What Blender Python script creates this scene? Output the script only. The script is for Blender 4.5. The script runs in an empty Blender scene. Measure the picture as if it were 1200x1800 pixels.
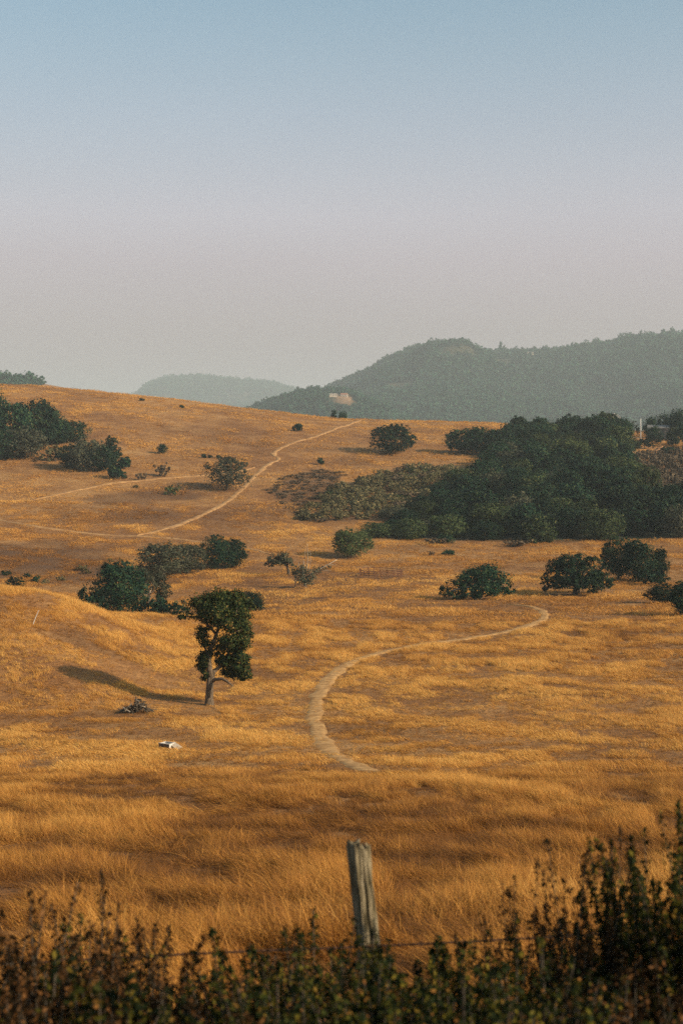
import bpy, math, random
import numpy as np
from mathutils import Vector

R = math.radians
sc = bpy.context.scene
COL = sc.collection
F, HZ, CX = 2500.0, 760.0, 600.0          # focal length and horizon row in photograph pixels (1200 x 1800)

# ------------------------------------------------------------------ camera
cam = bpy.data.cameras.new('camera')
cam.sensor_fit = 'VERTICAL'
cam.sensor_height = 36.0
cam.sensor_width = 24.0
cam.lens = 50.0
cam.shift_y = -(900.0 - HZ) / 1800.0
cam.clip_start = 0.1
cam.clip_end = 30000.0
cam.dof.use_dof = True
cam.dof.focus_distance = 110.0
cam.dof.aperture_fstop = 2.2
camo = bpy.data.objects.new('camera', cam)
camo.location = (0, 0, 0)
camo.rotation_euler = (R(90), 0, 0)
COL.objects.link(camo)
sc.camera = camo

# ------------------------------------------------------------------ world, sun, exposure
SUN_EL = R(26.5)
SUN_AZ = R(114.0)                          # clockwise from +Y (the view direction): from the right, a little behind
SUN_DIR = Vector((math.cos(SUN_EL) * math.sin(SUN_AZ), math.cos(SUN_EL) * math.cos(SUN_AZ), math.sin(SUN_EL)))
world = bpy.data.worlds.new('World')
sc.world = world
world.use_nodes = True
wn, wl = world.node_tree.nodes, world.node_tree.links
wn.clear()
sky = wn.new('ShaderNodeTexSky')
sky.sky_type = 'NISHITA'
sky.sun_disc = False
sky.sun_elevation = SUN_EL
sky.sun_rotation = SUN_AZ
sky.altitude = 100.0
sky.air_density = 1.0
sky.dust_density = 2.2
sky.ozone_density = 1.0
bg = wn.new('ShaderNodeBackground')
bg.inputs['Strength'].default_value = 0.105
wo = wn.new('ShaderNodeOutputWorld')
tintn = wn.new('ShaderNodeMix'); tintn.data_type = 'RGBA'; tintn.blend_type = 'MULTIPLY'
tintn.inputs[0].default_value = 1.0
tintn.inputs[7].default_value = (1.06, 1.17, 1.04, 1)
wl.new(sky.outputs[0], tintn.inputs[6])
wl.new(tintn.outputs[2], bg.inputs['Color'])
# a layer of smog along the whole horizon, thinning upwards
tcw = wn.new('ShaderNodeTexCoord'); sepw = wn.new('ShaderNodeSeparateXYZ')
wl.new(tcw.outputs['Generated'], sepw.inputs[0])
def wramp(stops):
    r = wn.new('ShaderNodeValToRGB'); e = r.color_ramp.elements
    while len(e) < len(stops): e.new(0.5)
    for q, (p, c) in zip(e, stops): q.position = p; q.color = (*c, 1)
    wl.new(sepw.outputs[2], r.inputs[0]); return r
smog_c = wramp([(0.0, (0.318, 0.268, 0.264)), (0.07, (0.340, 0.290, 0.292)), (0.15, (0.420, 0.370, 0.405)), (0.22, (0.372, 0.352, 0.402)), (0.30, (0.29, 0.33, 0.37))])
smog_f = wramp([(0.0, (1, 1, 1)), (0.12, (0.92, 0.92, 0.92)), (0.22, (0.5, 0.5, 0.5)), (0.32, (0.1, 0.1, 0.1)), (0.45, (0, 0, 0))])
# the smog lies unevenly, in broad soft swathes
mpw = wn.new('ShaderNodeMapping'); mpw.inputs['Scale'].default_value = (1.6, 1.6, 7.0)
wl.new(tcw.outputs['Generated'], mpw.inputs[0])
nzw = wn.new('ShaderNodeTexNoise'); nzw.inputs['Scale'].default_value = 1.4; nzw.inputs['Detail'].default_value = 2.0
wl.new(mpw.outputs[0], nzw.inputs['Vector'])
mrw = wn.new('ShaderNodeMapRange'); mrw.inputs['To Min'].default_value = 0.90; mrw.inputs['To Max'].default_value = 1.10
wl.new(nzw.outputs['Fac'], mrw.inputs['Value'])
scw = wn.new('ShaderNodeVectorMath'); scw.operation = 'SCALE'
wl.new(smog_c.outputs[0], scw.inputs[0]); wl.new(mrw.outputs[0], scw.inputs['Scale'])
bg2 = wn.new('ShaderNodeBackground'); wl.new(scw.outputs[0], bg2.inputs['Color'])
mxw = wn.new('ShaderNodeMixShader')
wl.new(smog_f.outputs[0], mxw.inputs[0]); wl.new(bg.outputs[0], mxw.inputs[1]); wl.new(bg2.outputs[0], mxw.inputs[2])
wl.new(mxw.outputs[0], wo.inputs['Surface'])

sun = bpy.data.lights.new('sun', 'SUN')
sun.energy = 4.4
sun.angle = R(0.6)
sun.color = (1.0, 0.80, 0.58)
suno = bpy.data.objects.new('sun', sun)
suno.rotation_euler = (-SUN_DIR).to_track_quat('-Z', 'Y').to_euler()
suno.location = (40, -20, 60)
COL.objects.link(suno)

sc.view_settings.view_transform = 'Standard'
sc.view_settings.look = 'None'
sc.view_settings.exposure = 0.5
sc.view_settings.gamma = 1.0
sc.cycles.max_bounces = 3
sc.cycles.diffuse_bounces = 2
sc.cycles.glossy_bounces = 1
sc.cycles.transmission_bounces = 2
sc.cycles.transparent_max_bounces = 4
sc.cycles.volume_bounces = 0
sc.cycles.use_denoising = False

HAZE_DENSITY = 0.000145
HAZE_COLOR = (0.76, 0.86, 0.89)

# ------------------------------------------------------------------ numpy helpers
def _hash(ix, iy, seed):
    h = (ix.astype(np.int64) * 374761393 + iy.astype(np.int64) * 668265263 + seed * 974634777) & 0x7fffffff
    h = ((h ^ (h >> 13)) * 1274126177) & 0x7fffffff
    h = h ^ (h >> 16)
    return (h & 0xffff) / 65535.0

def vnoise(x, y, seed=0):
    x = np.asarray(x, float); y = np.asarray(y, float)
    ix = np.floor(x); iy = np.floor(y)
    fx = x - ix; fy = y - iy
    fx = fx * fx * (3 - 2 * fx); fy = fy * fy * (3 - 2 * fy)
    a = _hash(ix, iy, seed); b = _hash(ix + 1, iy, seed)
    c = _hash(ix, iy + 1, seed); d = _hash(ix + 1, iy + 1, seed)
    return (a * (1 - fx) + b * fx) * (1 - fy) + (c * (1 - fx) + d * fx) * fy

def fbm(x, y, seed=0, octv=4):
    s = 0; a = 0.5; t = 0
    for k in range(octv):
        s = s + a * vnoise(x * 2 ** k, y * 2 ** k, seed + 17 * k); t += a; a *= 0.5
    return s / t - 0.5

def smooth(a, b, x):
    t = np.clip((x - a) / (b - a), 0, 1)
    return t * t * (3 - 2 * t)

def pchip(xk, yk, x):
    xk = np.asarray(xk, float); yk = np.asarray(yk, float)
    h = np.diff(xk); d = np.diff(yk) / h
    m = np.zeros(len(xk))
    for i in range(1, len(xk) - 1):
        if d[i - 1] * d[i] > 0:
            w1 = 2 * h[i] + h[i - 1]; w2 = h[i] + 2 * h[i - 1]
            m[i] = (w1 + w2) / (w1 / d[i - 1] + w2 / d[i])
    m[0] = d[0]; m[-1] = d[-1]
    x = np.clip(x, xk[0], xk[-1])
    i = np.clip(np.searchsorted(xk, x) - 1, 0, len(h) - 1)
    t = (x - xk[i]) / h[i]
    return ((1 + 2 * t) * (1 - t) ** 2 * yk[i] + t * (1 - t) ** 2 * h[i] * m[i]
            + t * t * (3 - 2 * t) * yk[i + 1] + t * t * (t - 1) * h[i] * m[i + 1])

# ------------------------------------------------------------------ the land: one height field
NEAR = [(1, -2.5), (4, -3.2), (7, -3.9), (10, -4.6), (13, -5.3), (20, -7.0), (30, -9.4), (45, -12.4), (58, -14.25),
        (66, -15.85), (75, -17.25), (85, -18.5), (95, -19.4)]
FAR = [(850, -22), (1000, -42), (1300, -46), (13000, -46)]
COLS = {
    -900: NEAR + [(102, -18.6), (115, -14.0), (130, -11.5), (145, -11.5), (175, -17.0), (205, -22), (235, -23.5), (280, -22), (330, -17), (380, -10), (450, 3), (550, 20), (640, 30), (720, 28)] + FAR,
    0: NEAR + [(102, -19.4), (110, -17.7), (122, -16.0), (135, -14.8), (146, -15.9), (158, -18.6), (180, -23.2), (205, -25.5), (235, -25.7), (280, -24.3), (330, -21.5), (380, -16.5), (450, -6), (550, 10.5), (640, 21.5), (700, 21.5)] + FAR,
    130: NEAR + [(102, -19.7), (110, -18.5), (125, -17.4), (140, -16.9), (151, -18.4), (166, -21.6), (185, -25.0), (210, -26.6), (235, -26.6), (280, -25.2), (330, -22.3), (400, -14), (450, -6.5), (550, 8.5), (640, 19.5), (700, 19)] + FAR,
    300: NEAR + [(104, -20.0), (112, -20.0), (125, -20.2), (148, -21.0), (165, -21.4), (178, -23.8), (195, -26.5), (215, -27.0), (240, -26.8), (280, -25.8), (330, -23.2), (400, -15.5), (480, -4.0), (560, 7.4), (640, 15.0), (700, 14.5)] + FAR,
    450: NEAR + [(108, -20.4), (125, -21.1), (150, -22.3), (185, -23.6), (200, -25.4), (215, -26.6), (240, -26.8), (280, -26.2), (330, -24.0), (400, -16.5), (480, -5.6), (560, 4.4), (640, 10.2), (700, 9.5)] + FAR,
    620: NEAR + [(110, -20.4), (125, -21.2), (140, -22.0), (165, -23.0), (200, -24.6), (230, -26.0), (270, -26.5), (330, -24.5), (400, -17), (480, -7), (560, 1.2), (630, 5.4), (700, 5)] + FAR,
    800: NEAR + [(110, -20.4), (125, -21.2), (140, -22.0), (165, -23.0), (200, -24.6), (230, -26.0), (270, -26.5), (330, -24.5), (400, -17), (480, -7.4), (560, 0.4), (630, 4.5), (700, 4)] + FAR,
    1000: NEAR + [(110, -20.3), (125, -21.0), (140, -21.7), (165, -22.7), (200, -24.5), (230, -26.0), (270, -26.5), (330, -24.5), (400, -17), (480, -8.5), (560, -0.9), (630, 2.6), (700, 2)] + FAR,
    1200: NEAR + [(110, -20.2), (125, -20.9), (140, -21.6), (165, -22.6), (200, -24.4), (230, -25.6), (270, -26.2), (330, -24.5), (400, -17.5), (480, -9.5), (560, -3), (640, -1), (700, -3)] + FAR,
    2100: NEAR + [(110, -19.5), (165, -21.5), (230, -24.0), (330, -23), (400, -16), (480, -6), (560, 2), (640, 6), (700, 3)] + FAR,
}
_pxs = sorted(COLS)
_TH = np.linspace(R(-36), R(36), 181)
_LS = np.linspace(0.0, math.log(13000.0), 680)
_tab = np.zeros((len(_pxs), len(_LS)))
for _i, _px in enumerate(_pxs):
    _u = (_px - CX) / F; _k = math.sqrt(1 + _u * _u)
    _c = COLS[_px]
    _ls = [math.log(c[0] * _k) if c[0] > 1 else 0.0 for c in _c]
    _e = [c[1] / max(c[0] * _k, 1.0) for c in _c]
    _tab[_i] = pchip(_ls, _e, _LS)
_tht = np.array([math.atan((p - CX) / F) for p in _pxs])
TAB = np.zeros((len(_TH), len(_LS)))
for _j in range(len(_LS)):
    TAB[:, _j] = pchip(_tht, _tab[:, _j], _TH)
for _ in range(5):                                    # soften the interpolation across bearings
    TAB[1:-1] = 0.25 * TAB[:-2] + 0.5 * TAB[1:-1] + 0.25 * TAB[2:]

HILLS = [  # crest distance, front depth, back depth, crest as (bearing in photo px, row)
    (2000.0, 500.0, 900.0, [(-1500, 640), (-700, 640), (-200, 655), (0, 666), (40, 669), (75, 675), (110, 681), (150, 690), (240, 760), (400, 800)]),
    (8000.0, 2200.0, 2500.0, [(-300, 790), (120, 775), (200, 714), (240, 694), (270, 676), (300, 668), (340, 666), (400, 671), (450, 675), (490, 681), (530, 695), (600, 720), (700, 750), (900, 790)]),
    (3800.0, 1300.0, 1900.0, [(330, 800), (440, 765), (500, 724), (560, 695), (600, 676), (650, 652), (700, 628), (740, 612), (780, 606), (820, 611), (860, 621), (900, 622), (950, 622), (1000, 617), (1050, 609), (1100, 602), (1150, 598), (1200, 597), (1500, 580), (2200, 590), (3000, 640)]),
    (2700.0, 460.0, 640.0, [(200, 860), (380, 768), (430, 726), (470, 710), (510, 697), (545, 689), (580, 690), (610, 694), (640, 706), (700, 738), (760, 770), (900, 860)]),
]

def hill_height(th, r, x, y):
    out = np.full(np.shape(r), -1e3)
    idx = np.zeros(np.shape(r), int)
    px = CX + F * np.tan(np.clip(th, R(-60), R(60)))
    for k, (y0, wf, wb, crest) in enumerate(HILLS):
        cx = [c[0] for c in crest]; zc = [y0 * (HZ - c[1]) / F for c in crest]
        zcr = pchip(cx, zc, px)
        t = np.where(r < y0, (y0 - r) / wf, (r - y0) / wb)
        t = np.clip(t, 0, 1)
        prof = 1 - t * t * (3 - 2 * t) * 0.55 - 0.45 * t
        rel = fbm(x / (y0 * .075), y / (y0 * .075), 40 + k, 4) * y0 * .036 * smooth(0.02, 0.3, t) * smooth(1.0, 0.6, t)
        z = -46 + (zcr + 46) * prof + rel
        z = np.where(np.abs(th) < R(55), z, -60)
        idx = np.where(z > out, k + 1, idx)
        out = np.maximum(out, z)
    return out, idx

def H(x, y, with_hill=False):
    x = np.asarray(x, float); y = np.asarray(y, float)
    r = np.maximum(np.sqrt(x * x + y * y), 1.0)
    th = np.arctan2(x, y)
    ft = np.clip((np.clip(th, _TH[0], _TH[-1]) - _TH[0]) / (_TH[1] - _TH[0]), 0, len(_TH) - 1.001)
    fs = np.clip(np.log(r) / (_LS[1] - _LS[0]), 0, len(_LS) - 1.001)
    i = ft.astype(int); j = fs.astype(int); a = ft - i; b = fs - j
    e = (TAB[i, j] * (1 - a) + TAB[i + 1, j] * a) * (1 - b) + (TAB[i, j + 1] * (1 - a) + TAB[i + 1, j + 1] * a) * b
    z = e * r
    w = smooth(R(60), R(125), np.abs(th))
    zb = -2.5 - 0.02 * r
    zb = np.maximum(zb, -46)
    z = z * (1 - w) + zb * w
    z = z + fbm(x / 3.1, y / 3.1, 3, 3) * 0.30 * np.exp(-r / 90.0) * smooth(9, 20, r)
    z = z + fbm(x / 14.0, y / 14.0, 5, 3) * 0.9 * smooth(20, 120, r) * smooth(900, 500, r)
    z = z + fbm(x / 45.0, y / 45.0, 9, 3) * 2.2 * smooth(200, 420, r) * smooth(760, 560, r)
    hz, idx = hill_height(th, r, x, y)
    idx = np.where(hz > z, idx, 0)
    z = np.maximum(z, hz)
    if with_hill:
        return z, idx
    return z

def h1(x, y):
    return float(H(np.array([x]), np.array([y]))[0])

_YM = np.exp(np.linspace(math.log(9.0), math.log(9000.0), 6200))
def hit(px, row, ymin=9.0):
    """first point of the land on the sight line of a photograph pixel"""
    u = (px - CX) / F
    Y = _YM[_YM >= ymin]
    d = H(u * Y, Y) - Y * (HZ - row) / F
    k = np.argmax(d >= 0)
    if d[k] < 0:
        k = len(Y) - 1
    y = Y[k]
    return Vector((u * y, y, h1(u * y, y)))

def to_px(x, y, z):
    return CX + F * x / y, HZ - F * z / y

# ------------------------------------------------------------------ material helpers
def new_mat(name):
    m = bpy.data.materials.new(name)
    m.use_nodes = True
    m.node_tree.nodes.clear()
    return m, m.node_tree.nodes, m.node_tree.links

def ramp(nodes, stops, interp='LINEAR'):
    r = nodes.new('ShaderNodeValToRGB')
    r.color_ramp.interpolation = interp
    el = r.color_ramp.elements
    while len(el) < len(stops):
        el.new(0.5)
    for e, (p, c) in zip(el, stops):
        e.position = p; e.color = (*c, 1)
    return r

def mathn(nodes, links, op, a, b=None, clamp=False):
    n = nodes.new('ShaderNodeMath'); n.operation = op; n.use_clamp = clamp
    for k, v in enumerate((a, b)):
        if v is None: continue
        if isinstance(v, (int, float)): n.inputs[k].default_value = v
        else: links.new(v, n.inputs[k])
    return n.outputs[0]

def noise(nodes, links, coord, scale, detail=4, rough=0.55):
    n = nodes.new('ShaderNodeTexNoise')
    n.inputs['Scale'].default_value = scale
    n.inputs['Detail'].default_value = detail
    n.inputs['Roughness'].default_value = rough
    links.new(coord, n.inputs['Vector'])
    return n.outputs['Fac']

def mixc(nodes, links, fac, a, b, blend='MIX'):
    n = nodes.new('ShaderNodeMix'); n.data_type = 'RGBA'; n.blend_type = blend
    for k, v in ((0, fac), (6, a), (7, b)):
        if isinstance(v, (int, float)): n.inputs[k].default_value = v
        elif isinstance(v, tuple): n.inputs[k].default_value = (*v, 1)
        else: links.new(v, n.inputs[k])
    return n.outputs[2]

def leaf_mat(name, stops, trans=0.25, rough=0.7, vary=0.6, spec=0.08):
    m, n, l = new_mat(name)
    geo = n.new('ShaderNodeNewGeometry')
    oi = n.new('ShaderNodeObjectInfo')
    cr = ramp(n, stops)
    l.new(geo.outputs['Random Per Island'], cr.inputs[0])
    br = mathn(n, l, 'ADD', mathn(n, l, 'MULTIPLY', oi.outputs['Random'], vary), 1.0 - vary * 0.5)
    comb = n.new('ShaderNodeVectorMath'); comb.operation = 'SCALE'
    l.new(cr.outputs[0], comb.inputs[0]); l.new(br, comb.inputs['Scale'])
    p = n.new('ShaderNodeBsdfPrincipled')
    p.inputs['Roughness'].default_value = rough
    p.inputs['Specular IOR Level'].default_value = spec
    l.new(comb.outputs[0], p.inputs['Base Color'])
    t = n.new('ShaderNodeBsdfTranslucent')
    l.new(comb.outputs[0], t.inputs['Color'])
    mx = n.new('ShaderNodeMixShader'); mx.inputs[0].default_value = trans
    l.new(p.outputs[0], mx.inputs[1]); l.new(t.outputs[0], mx.inputs[2])
    o = n.new('ShaderNodeOutputMaterial'); l.new(mx.outputs[0], o.inputs[0])
    return m

def solid_mat(name, c1, c2, scale=6.0, rough=0.8, bump=0.3, stretch=(1, 1, 1), spec=0.2, dist=0.02):
    m, n, l = new_mat(name)
    tc = n.new('ShaderNodeTexCoord')
    mp = n.new('ShaderNodeMapping'); mp.inputs['Scale'].default_value = stretch
    l.new(tc.outputs['Object'], mp.inputs[0])
    f = noise(n, l, mp.outputs[0], scale, 5, 0.65)
    cr = ramp(n, [(0.40, c1), (0.60, c2)])
    l.new(f, cr.inputs[0])
    p = n.new('ShaderNodeBsdfPrincipled')
    p.inputs['Roughness'].default_value = rough
    p.inputs['Specular IOR Level'].default_value = spec
    l.new(cr.outputs[0], p.inputs['Base Color'])
    b = n.new('ShaderNodeBump'); b.inputs['Strength'].default_value = bump; b.inputs['Distance'].default_value = dist
    l.new(f, b.inputs['Height']); l.new(b.outputs[0], p.inputs['Normal'])
    o = n.new('ShaderNodeOutputMaterial'); l.new(p.outputs[0], o.inputs[0])
    return m

# ------------------------------------------------------------------ mesh helpers
def mesh_np(name, verts, faces, mat, smooth_shade=None):
    """faces: list of int arrays (n,3) or (n,4)"""
    if not isinstance(faces, (list, tuple)): faces = [faces]
    faces = [np.asarray(f, np.int32) for f in faces if len(f)]
    me = bpy.data.meshes.new(name)
    v = np.asarray(verts, np.float32)
    me.vertices.add(len(v)); me.vertices.foreach_set('co', v.ravel())
    loops = np.concatenate([f.ravel() for f in faces])
    sizes = np.concatenate([np.full(len(f), f.shape[1], np.int32) for f in faces])
    starts = np.concatenate([[0], np.cumsum(sizes)[:-1]]).astype(np.int32)
    me.loops.add(len(loops)); me.loops.foreach_set('vertex_index', loops)
    me.polygons.add(len(sizes)); me.polygons.foreach_set('loop_start', starts)
    me.polygons.foreach_set('loop_total', sizes)
    if smooth_shade is not None:
        me.polygons.foreach_set('use_smooth', np.full(len(sizes), bool(smooth_shade)))
    me.update(calc_edges=True)
    me.validate()
    if mat: me.materials.append(mat)
    return me

def tag(o, label=None, cat=None, group=None, kind=None):
    if label: o['label'] = label
    if cat: o['category'] = cat
    if group: o['group'] = group
    if kind: o['kind'] = kind
    return o

def mobj(name, me, parent=None):
    o = bpy.data.objects.new(name, me); COL.objects.link(o)
    if parent: o.parent = parent
    return o

def empty(name, loc, rz=0, scale=(1, 1, 1)):
    o = bpy.data.objects.new(name, None); COL.objects.link(o)
    o.empty_display_size = 0.3
    o.location = loc; o.rotation_euler = (0, 0, rz); o.scale = scale
    return o

class MB:
    def __init__(s): s.v = []; s.q = []; s.t = []
    def tube(s, pts, rad, n=7, cap=True):
        pts = [Vector(p) for p in pts]; b = len(s.v)
        for k, p in enumerate(pts):
            d = (pts[min(k + 1, len(pts) - 1)] - pts[max(k - 1, 0)])
            d = d.normalized() if d.length > 1e-6 else Vector((0, 0, 1))
            a = d.cross(Vector((0, 1, 0.13)));
            if a.length < 1e-3: a = d.cross(Vector((1, 0, 0)))
            a.normalize(); c = d.cross(a)
            for i in range(n):
                t = 2 * math.pi * i / n
                s.v.append(p + (a * math.cos(t) + c * math.sin(t)) * rad[k])
        for k in range(len(pts) - 1):
            for i in range(n):
                j = (i + 1) % n
                s.q.append((b + k * n + i, b + k * n + j, b + (k + 1) * n + j, b + (k + 1) * n + i))
        if cap:
            for k, base in ((0, b), (len(pts) - 1, b + (len(pts) - 1) * n)):
                s.v.append(pts[k]); ci = len(s.v) - 1
                for i in range(n):
                    j = (i + 1) % n
                    s.t.append((ci, base + j, base + i) if k == 0 else (ci, base + i, base + j))
        return s
    def box(s, c, size, rot=None):
        b = len(s.v); c = Vector(c)
        for dx in (-.5, .5):
            for dy in (-.5, .5):
                for dz in (-.5, .5):
                    p = Vector((dx * size[0], dy * size[1], dz * size[2]))
                    if rot: p = rot @ p
                    s.v.append(c + p)
        for f in ((0, 1, 3, 2), (4, 6, 7, 5), (0, 4, 5, 1), (2, 3, 7, 6), (0, 2, 6, 4), (1, 5, 7, 3)):
            s.q.append(tuple(b + i for i in f))
        return s
    def poly(s, pts):
        b = len(s.v); s.v += [Vector(p) for p in pts]
        (s.q if len(pts) == 4 else s.t).append(tuple(range(b, b + len(pts)))); return s
    def mesh(s, name, mat, sm=False):
        f = []
        if s.q: f.append(np.array(s.q))
        if s.t: f.append(np.array(s.t))
        return mesh_np(name, np.array([tuple(p) for p in s.v]), f, mat, sm)

def leaf_cloud(rng, centers, normals, size, aspect=0.65, tilt=0.7, fold=0.25):
    """one small folded leaf spray (two triangles) at every centre"""
    n = len(centers)
    nr = normals + rng.normal(0, tilt, (n, 3))
    nr /= np.linalg.norm(nr, axis=1, keepdims=True) + 1e-9
    t = rng.normal(0, 1, (n, 3)); t -= (t * nr).sum(1, keepdims=True) * nr
    t /= np.linalg.norm(t, axis=1, keepdims=True) + 1e-9
    b = np.cross(nr, t)
    sz = (size * rng.uniform(0.6, 1.35, n))[:, None]
    v0 = centers - t * sz * 0.5
    v1 = centers + b * sz * aspect * 0.5 + nr * sz * fold * rng.uniform(-1, 1, (n, 1))
    v2 = centers + t * sz * 0.5
    v3 = centers - b * sz * aspect * 0.5 + nr * sz * fold * rng.uniform(-1, 1, (n, 1))
    v = np.stack([v0, v1, v2, v3], 1).reshape(-1, 3)
    i = np.arange(n) * 4
    return v, np.stack([i, i + 1, i + 2, i + 3], 1)

def lobes_to_leaves(rng, lobes, nsub, per, leaf, spread=0.32, hollow=0.16, tilt=0.42):
    """leaves gathered into clumps on the skin of several ellipsoid lobes"""
    L = np.array([l[:6] for l in lobes], float)
    wgt = np.array([(l[6] if len(l) > 6 else 1.0) * (l[3] * l[4] + l[3] * l[5] + l[4] * l[5]) for l in lobes])
    wgt /= wgt.sum()
    k = rng.choice(len(lobes), nsub, p=wgt)
    d = rng.normal(0, 1, (nsub, 3)); d /= np.linalg.norm(d, axis=1, keepdims=True)
    rr = 1 - np.abs(rng.normal(0, hollow, nsub))[:, None]
    sub = L[k, :3] + d * L[k, 3:6] * rr
    mean_r = L[k, 3:6].mean(1)
    cnt = rng.integers(int(per * 0.5), int(per * 1.5) + 1, nsub)
    rep = np.repeat(np.arange(nsub), cnt)
    off = rng.normal(0, 1, (len(rep), 3)) * (mean_r[rep] * spread * 0.55)[:, None]
    off *= np.array([1, 1, 0.75])
    pts = sub[rep] + off
    nrm = d[rep] * 0.8 + off / (mean_r[rep] * spread)[:, None] * 0.7 + np.array([0, 0, 0.2])
    return leaf_cloud(rng, pts, nrm, leaf, tilt=tilt)

# ------------------------------------------------------------------ materials
M = {}
M['oak'] = leaf_mat('oak_foliage', [(0, (0.004, 0.020, 0.014)), (0.5, (0.008, 0.030, 0.018)), (0.85, (0.023, 0.050, 0.021)), (1, (0.062, 0.082, 0.030))], 0.15, vary=0.9)
M['oak_near'] = leaf_mat('lone_oak_foliage', [(0, (0.009, 0.021, 0.009)), (0.5, (0.022, 0.038, 0.012)), (0.82, (0.055, 0.064, 0.016)), (1, (0.15, 0.11, 0.035))], 0.22)
M['grey'] = leaf_mat('grey_oak_foliage', [(0, (0.030, 0.040, 0.024)), (0.55, (0.060, 0.068, 0.040)), (1, (0.14, 0.13, 0.08))], 0.18)
M['olive'] = leaf_mat('olive_oak_foliage', [(0, (0.016, 0.034, 0.016)), (0.5, (0.034, 0.056, 0.022)), (0.85, (0.070, 0.088, 0.030)), (1, (0.12, 0.12, 0.045))], 0.18, vary=0.7)
M['green'] = leaf_mat('fresh_foliage', [(0, (0.028, 0.048, 0.018)), (0.6, (0.056, 0.078, 0.030)), (1, (0.10, 0.115, 0.042))], 0.22)
M['scrub'] = leaf_mat('scrub_foliage', [(0, (0.060, 0.066, 0.030)), (0.55, (0.125, 0.118, 0.055)), (0.85, (0.22, 0.17, 0.08)), (1, (0.30, 0.20, 0.09))], 0.2, vary=0.8)
M['dry'] = leaf_mat('dry_brush_foliage', [(0, (0.060, 0.046, 0.030)), (0.6, (0.115, 0.085, 0.054)), (1, (0.20, 0.145, 0.085))], 0.1)
M['hedge'] = leaf_mat('hedge_foliage', [(0, (0.005, 0.009, 0.003)), (0.45, (0.012, 0.020, 0.005)), (0.70, (0.042, 0.048, 0.008)), (0.88, (0.14, 0.11, 0.014)), (1, (0.24, 0.10, 0.028))], 0.25, vary=0.5)
M['hedge_red'] = leaf_mat('russet_hedge_foliage', [(0, (0.007, 0.007, 0.003)), (0.40, (0.024, 0.015, 0.005)), (0.65, (0.070, 0.031, 0.010)), (0.90, (0.17, 0.075, 0.022)), (1, (0.20, 0.10, 0.04))], 0.25, vary=0.5)
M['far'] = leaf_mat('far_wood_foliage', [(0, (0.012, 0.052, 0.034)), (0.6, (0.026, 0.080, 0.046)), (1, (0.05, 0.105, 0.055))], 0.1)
M['bark'] = solid_mat('oak_bark', (0.042, 0.030, 0.020), (0.20, 0.15, 0.10), 7.0, 0.9, 0.9, (3, 3, 0.5), dist=0.06)
M['dark_bark'] = solid_mat('dark_bark', (0.035, 0.028, 0.02), (0.10, 0.08, 0.06), 5.0, 0.9, 0.6, (2, 2, 0.5))
M['pale_wood'] = solid_mat('bleached_wood', (0.20, 0.16, 0.12), (0.45, 0.39, 0.31), 8.0, 0.85, 0.5, (2, 2, 0.5))
M['rust'] = solid_mat('rusty_pipe', (0.09, 0.035, 0.02), (0.17, 0.07, 0.04), 12.0, 0.7, 0.3)
M['white'] = solid_mat('white_paint', (0.45, 0.43, 0.39), (0.66, 0.63, 0.58), 3.0, 0.6, 0.1)
M['cream'] = solid_mat('cream_wall', (0.42, 0.34, 0.25), (0.54, 0.45, 0.34), 2.0, 0.8, 0.1)
M['tile'] = solid_mat('clay_roof', (0.26, 0.11, 0.06), (0.40, 0.18, 0.10), 4.0, 0.8, 0.3)
M['grey_roof'] = solid_mat('grey_roof', (0.12, 0.115, 0.105), (0.20, 0.19, 0.175), 4.0, 0.6, 0.2)
M['glass'] = solid_mat('window_glass', (0.02, 0.025, 0.03), (0.03, 0.035, 0.04), 2.0, 0.15, 0.0, spec=0.5)
M['wire'] = solid_mat('rusty_wire', (0.025, 0.014, 0.010), (0.07, 0.035, 0.022), 30.0, 0.7, 0.2)

def post_mat():
    m, n, l = new_mat('weathered_post_wood')
    tc = n.new('ShaderNodeTexCoord')
    mp = n.new('ShaderNodeMapping'); mp.inputs['Scale'].default_value = (26, 26, 2.2)
    l.new(tc.outputs['Object'], mp.inputs[0])
    f = noise(n, l, mp.outputs[0], 1.0, 6, 0.7)
    g = noise(n, l, tc.outputs['Object'], 9.0, 4, 0.6)
    cr = ramp(n, [(0.38, (0.020, 0.015, 0.010)), (0.47, (0.12, 0.095, 0.06)), (0.60, (0.34, 0.28, 0.19))])
    l.new(f, cr.inputs[0])
    c = mixc(n, l, mathn(n, l, 'MULTIPLY', g, 0.5), cr.outputs[0], (0.20, 0.17, 0.08))
    p = n.new('ShaderNodeBsdfPrincipled'); p.inputs['Roughness'].default_value = 0.9; p.inputs['Specular IOR Level'].default_value = 0.1
    l.new(c, p.inputs['Base Color'])
    b = n.new('ShaderNodeBump'); b.inputs['Strength'].default_value = 1.0; b.inputs['Distance'].default_value = 0.02
    l.new(f, b.inputs['Height']); l.new(b.outputs[0], p.inputs['Normal'])
    o = n.new('ShaderNodeOutputMaterial'); l.new(p.outputs[0], o.inputs[0])
    return m
M['post'] = post_mat()

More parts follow.
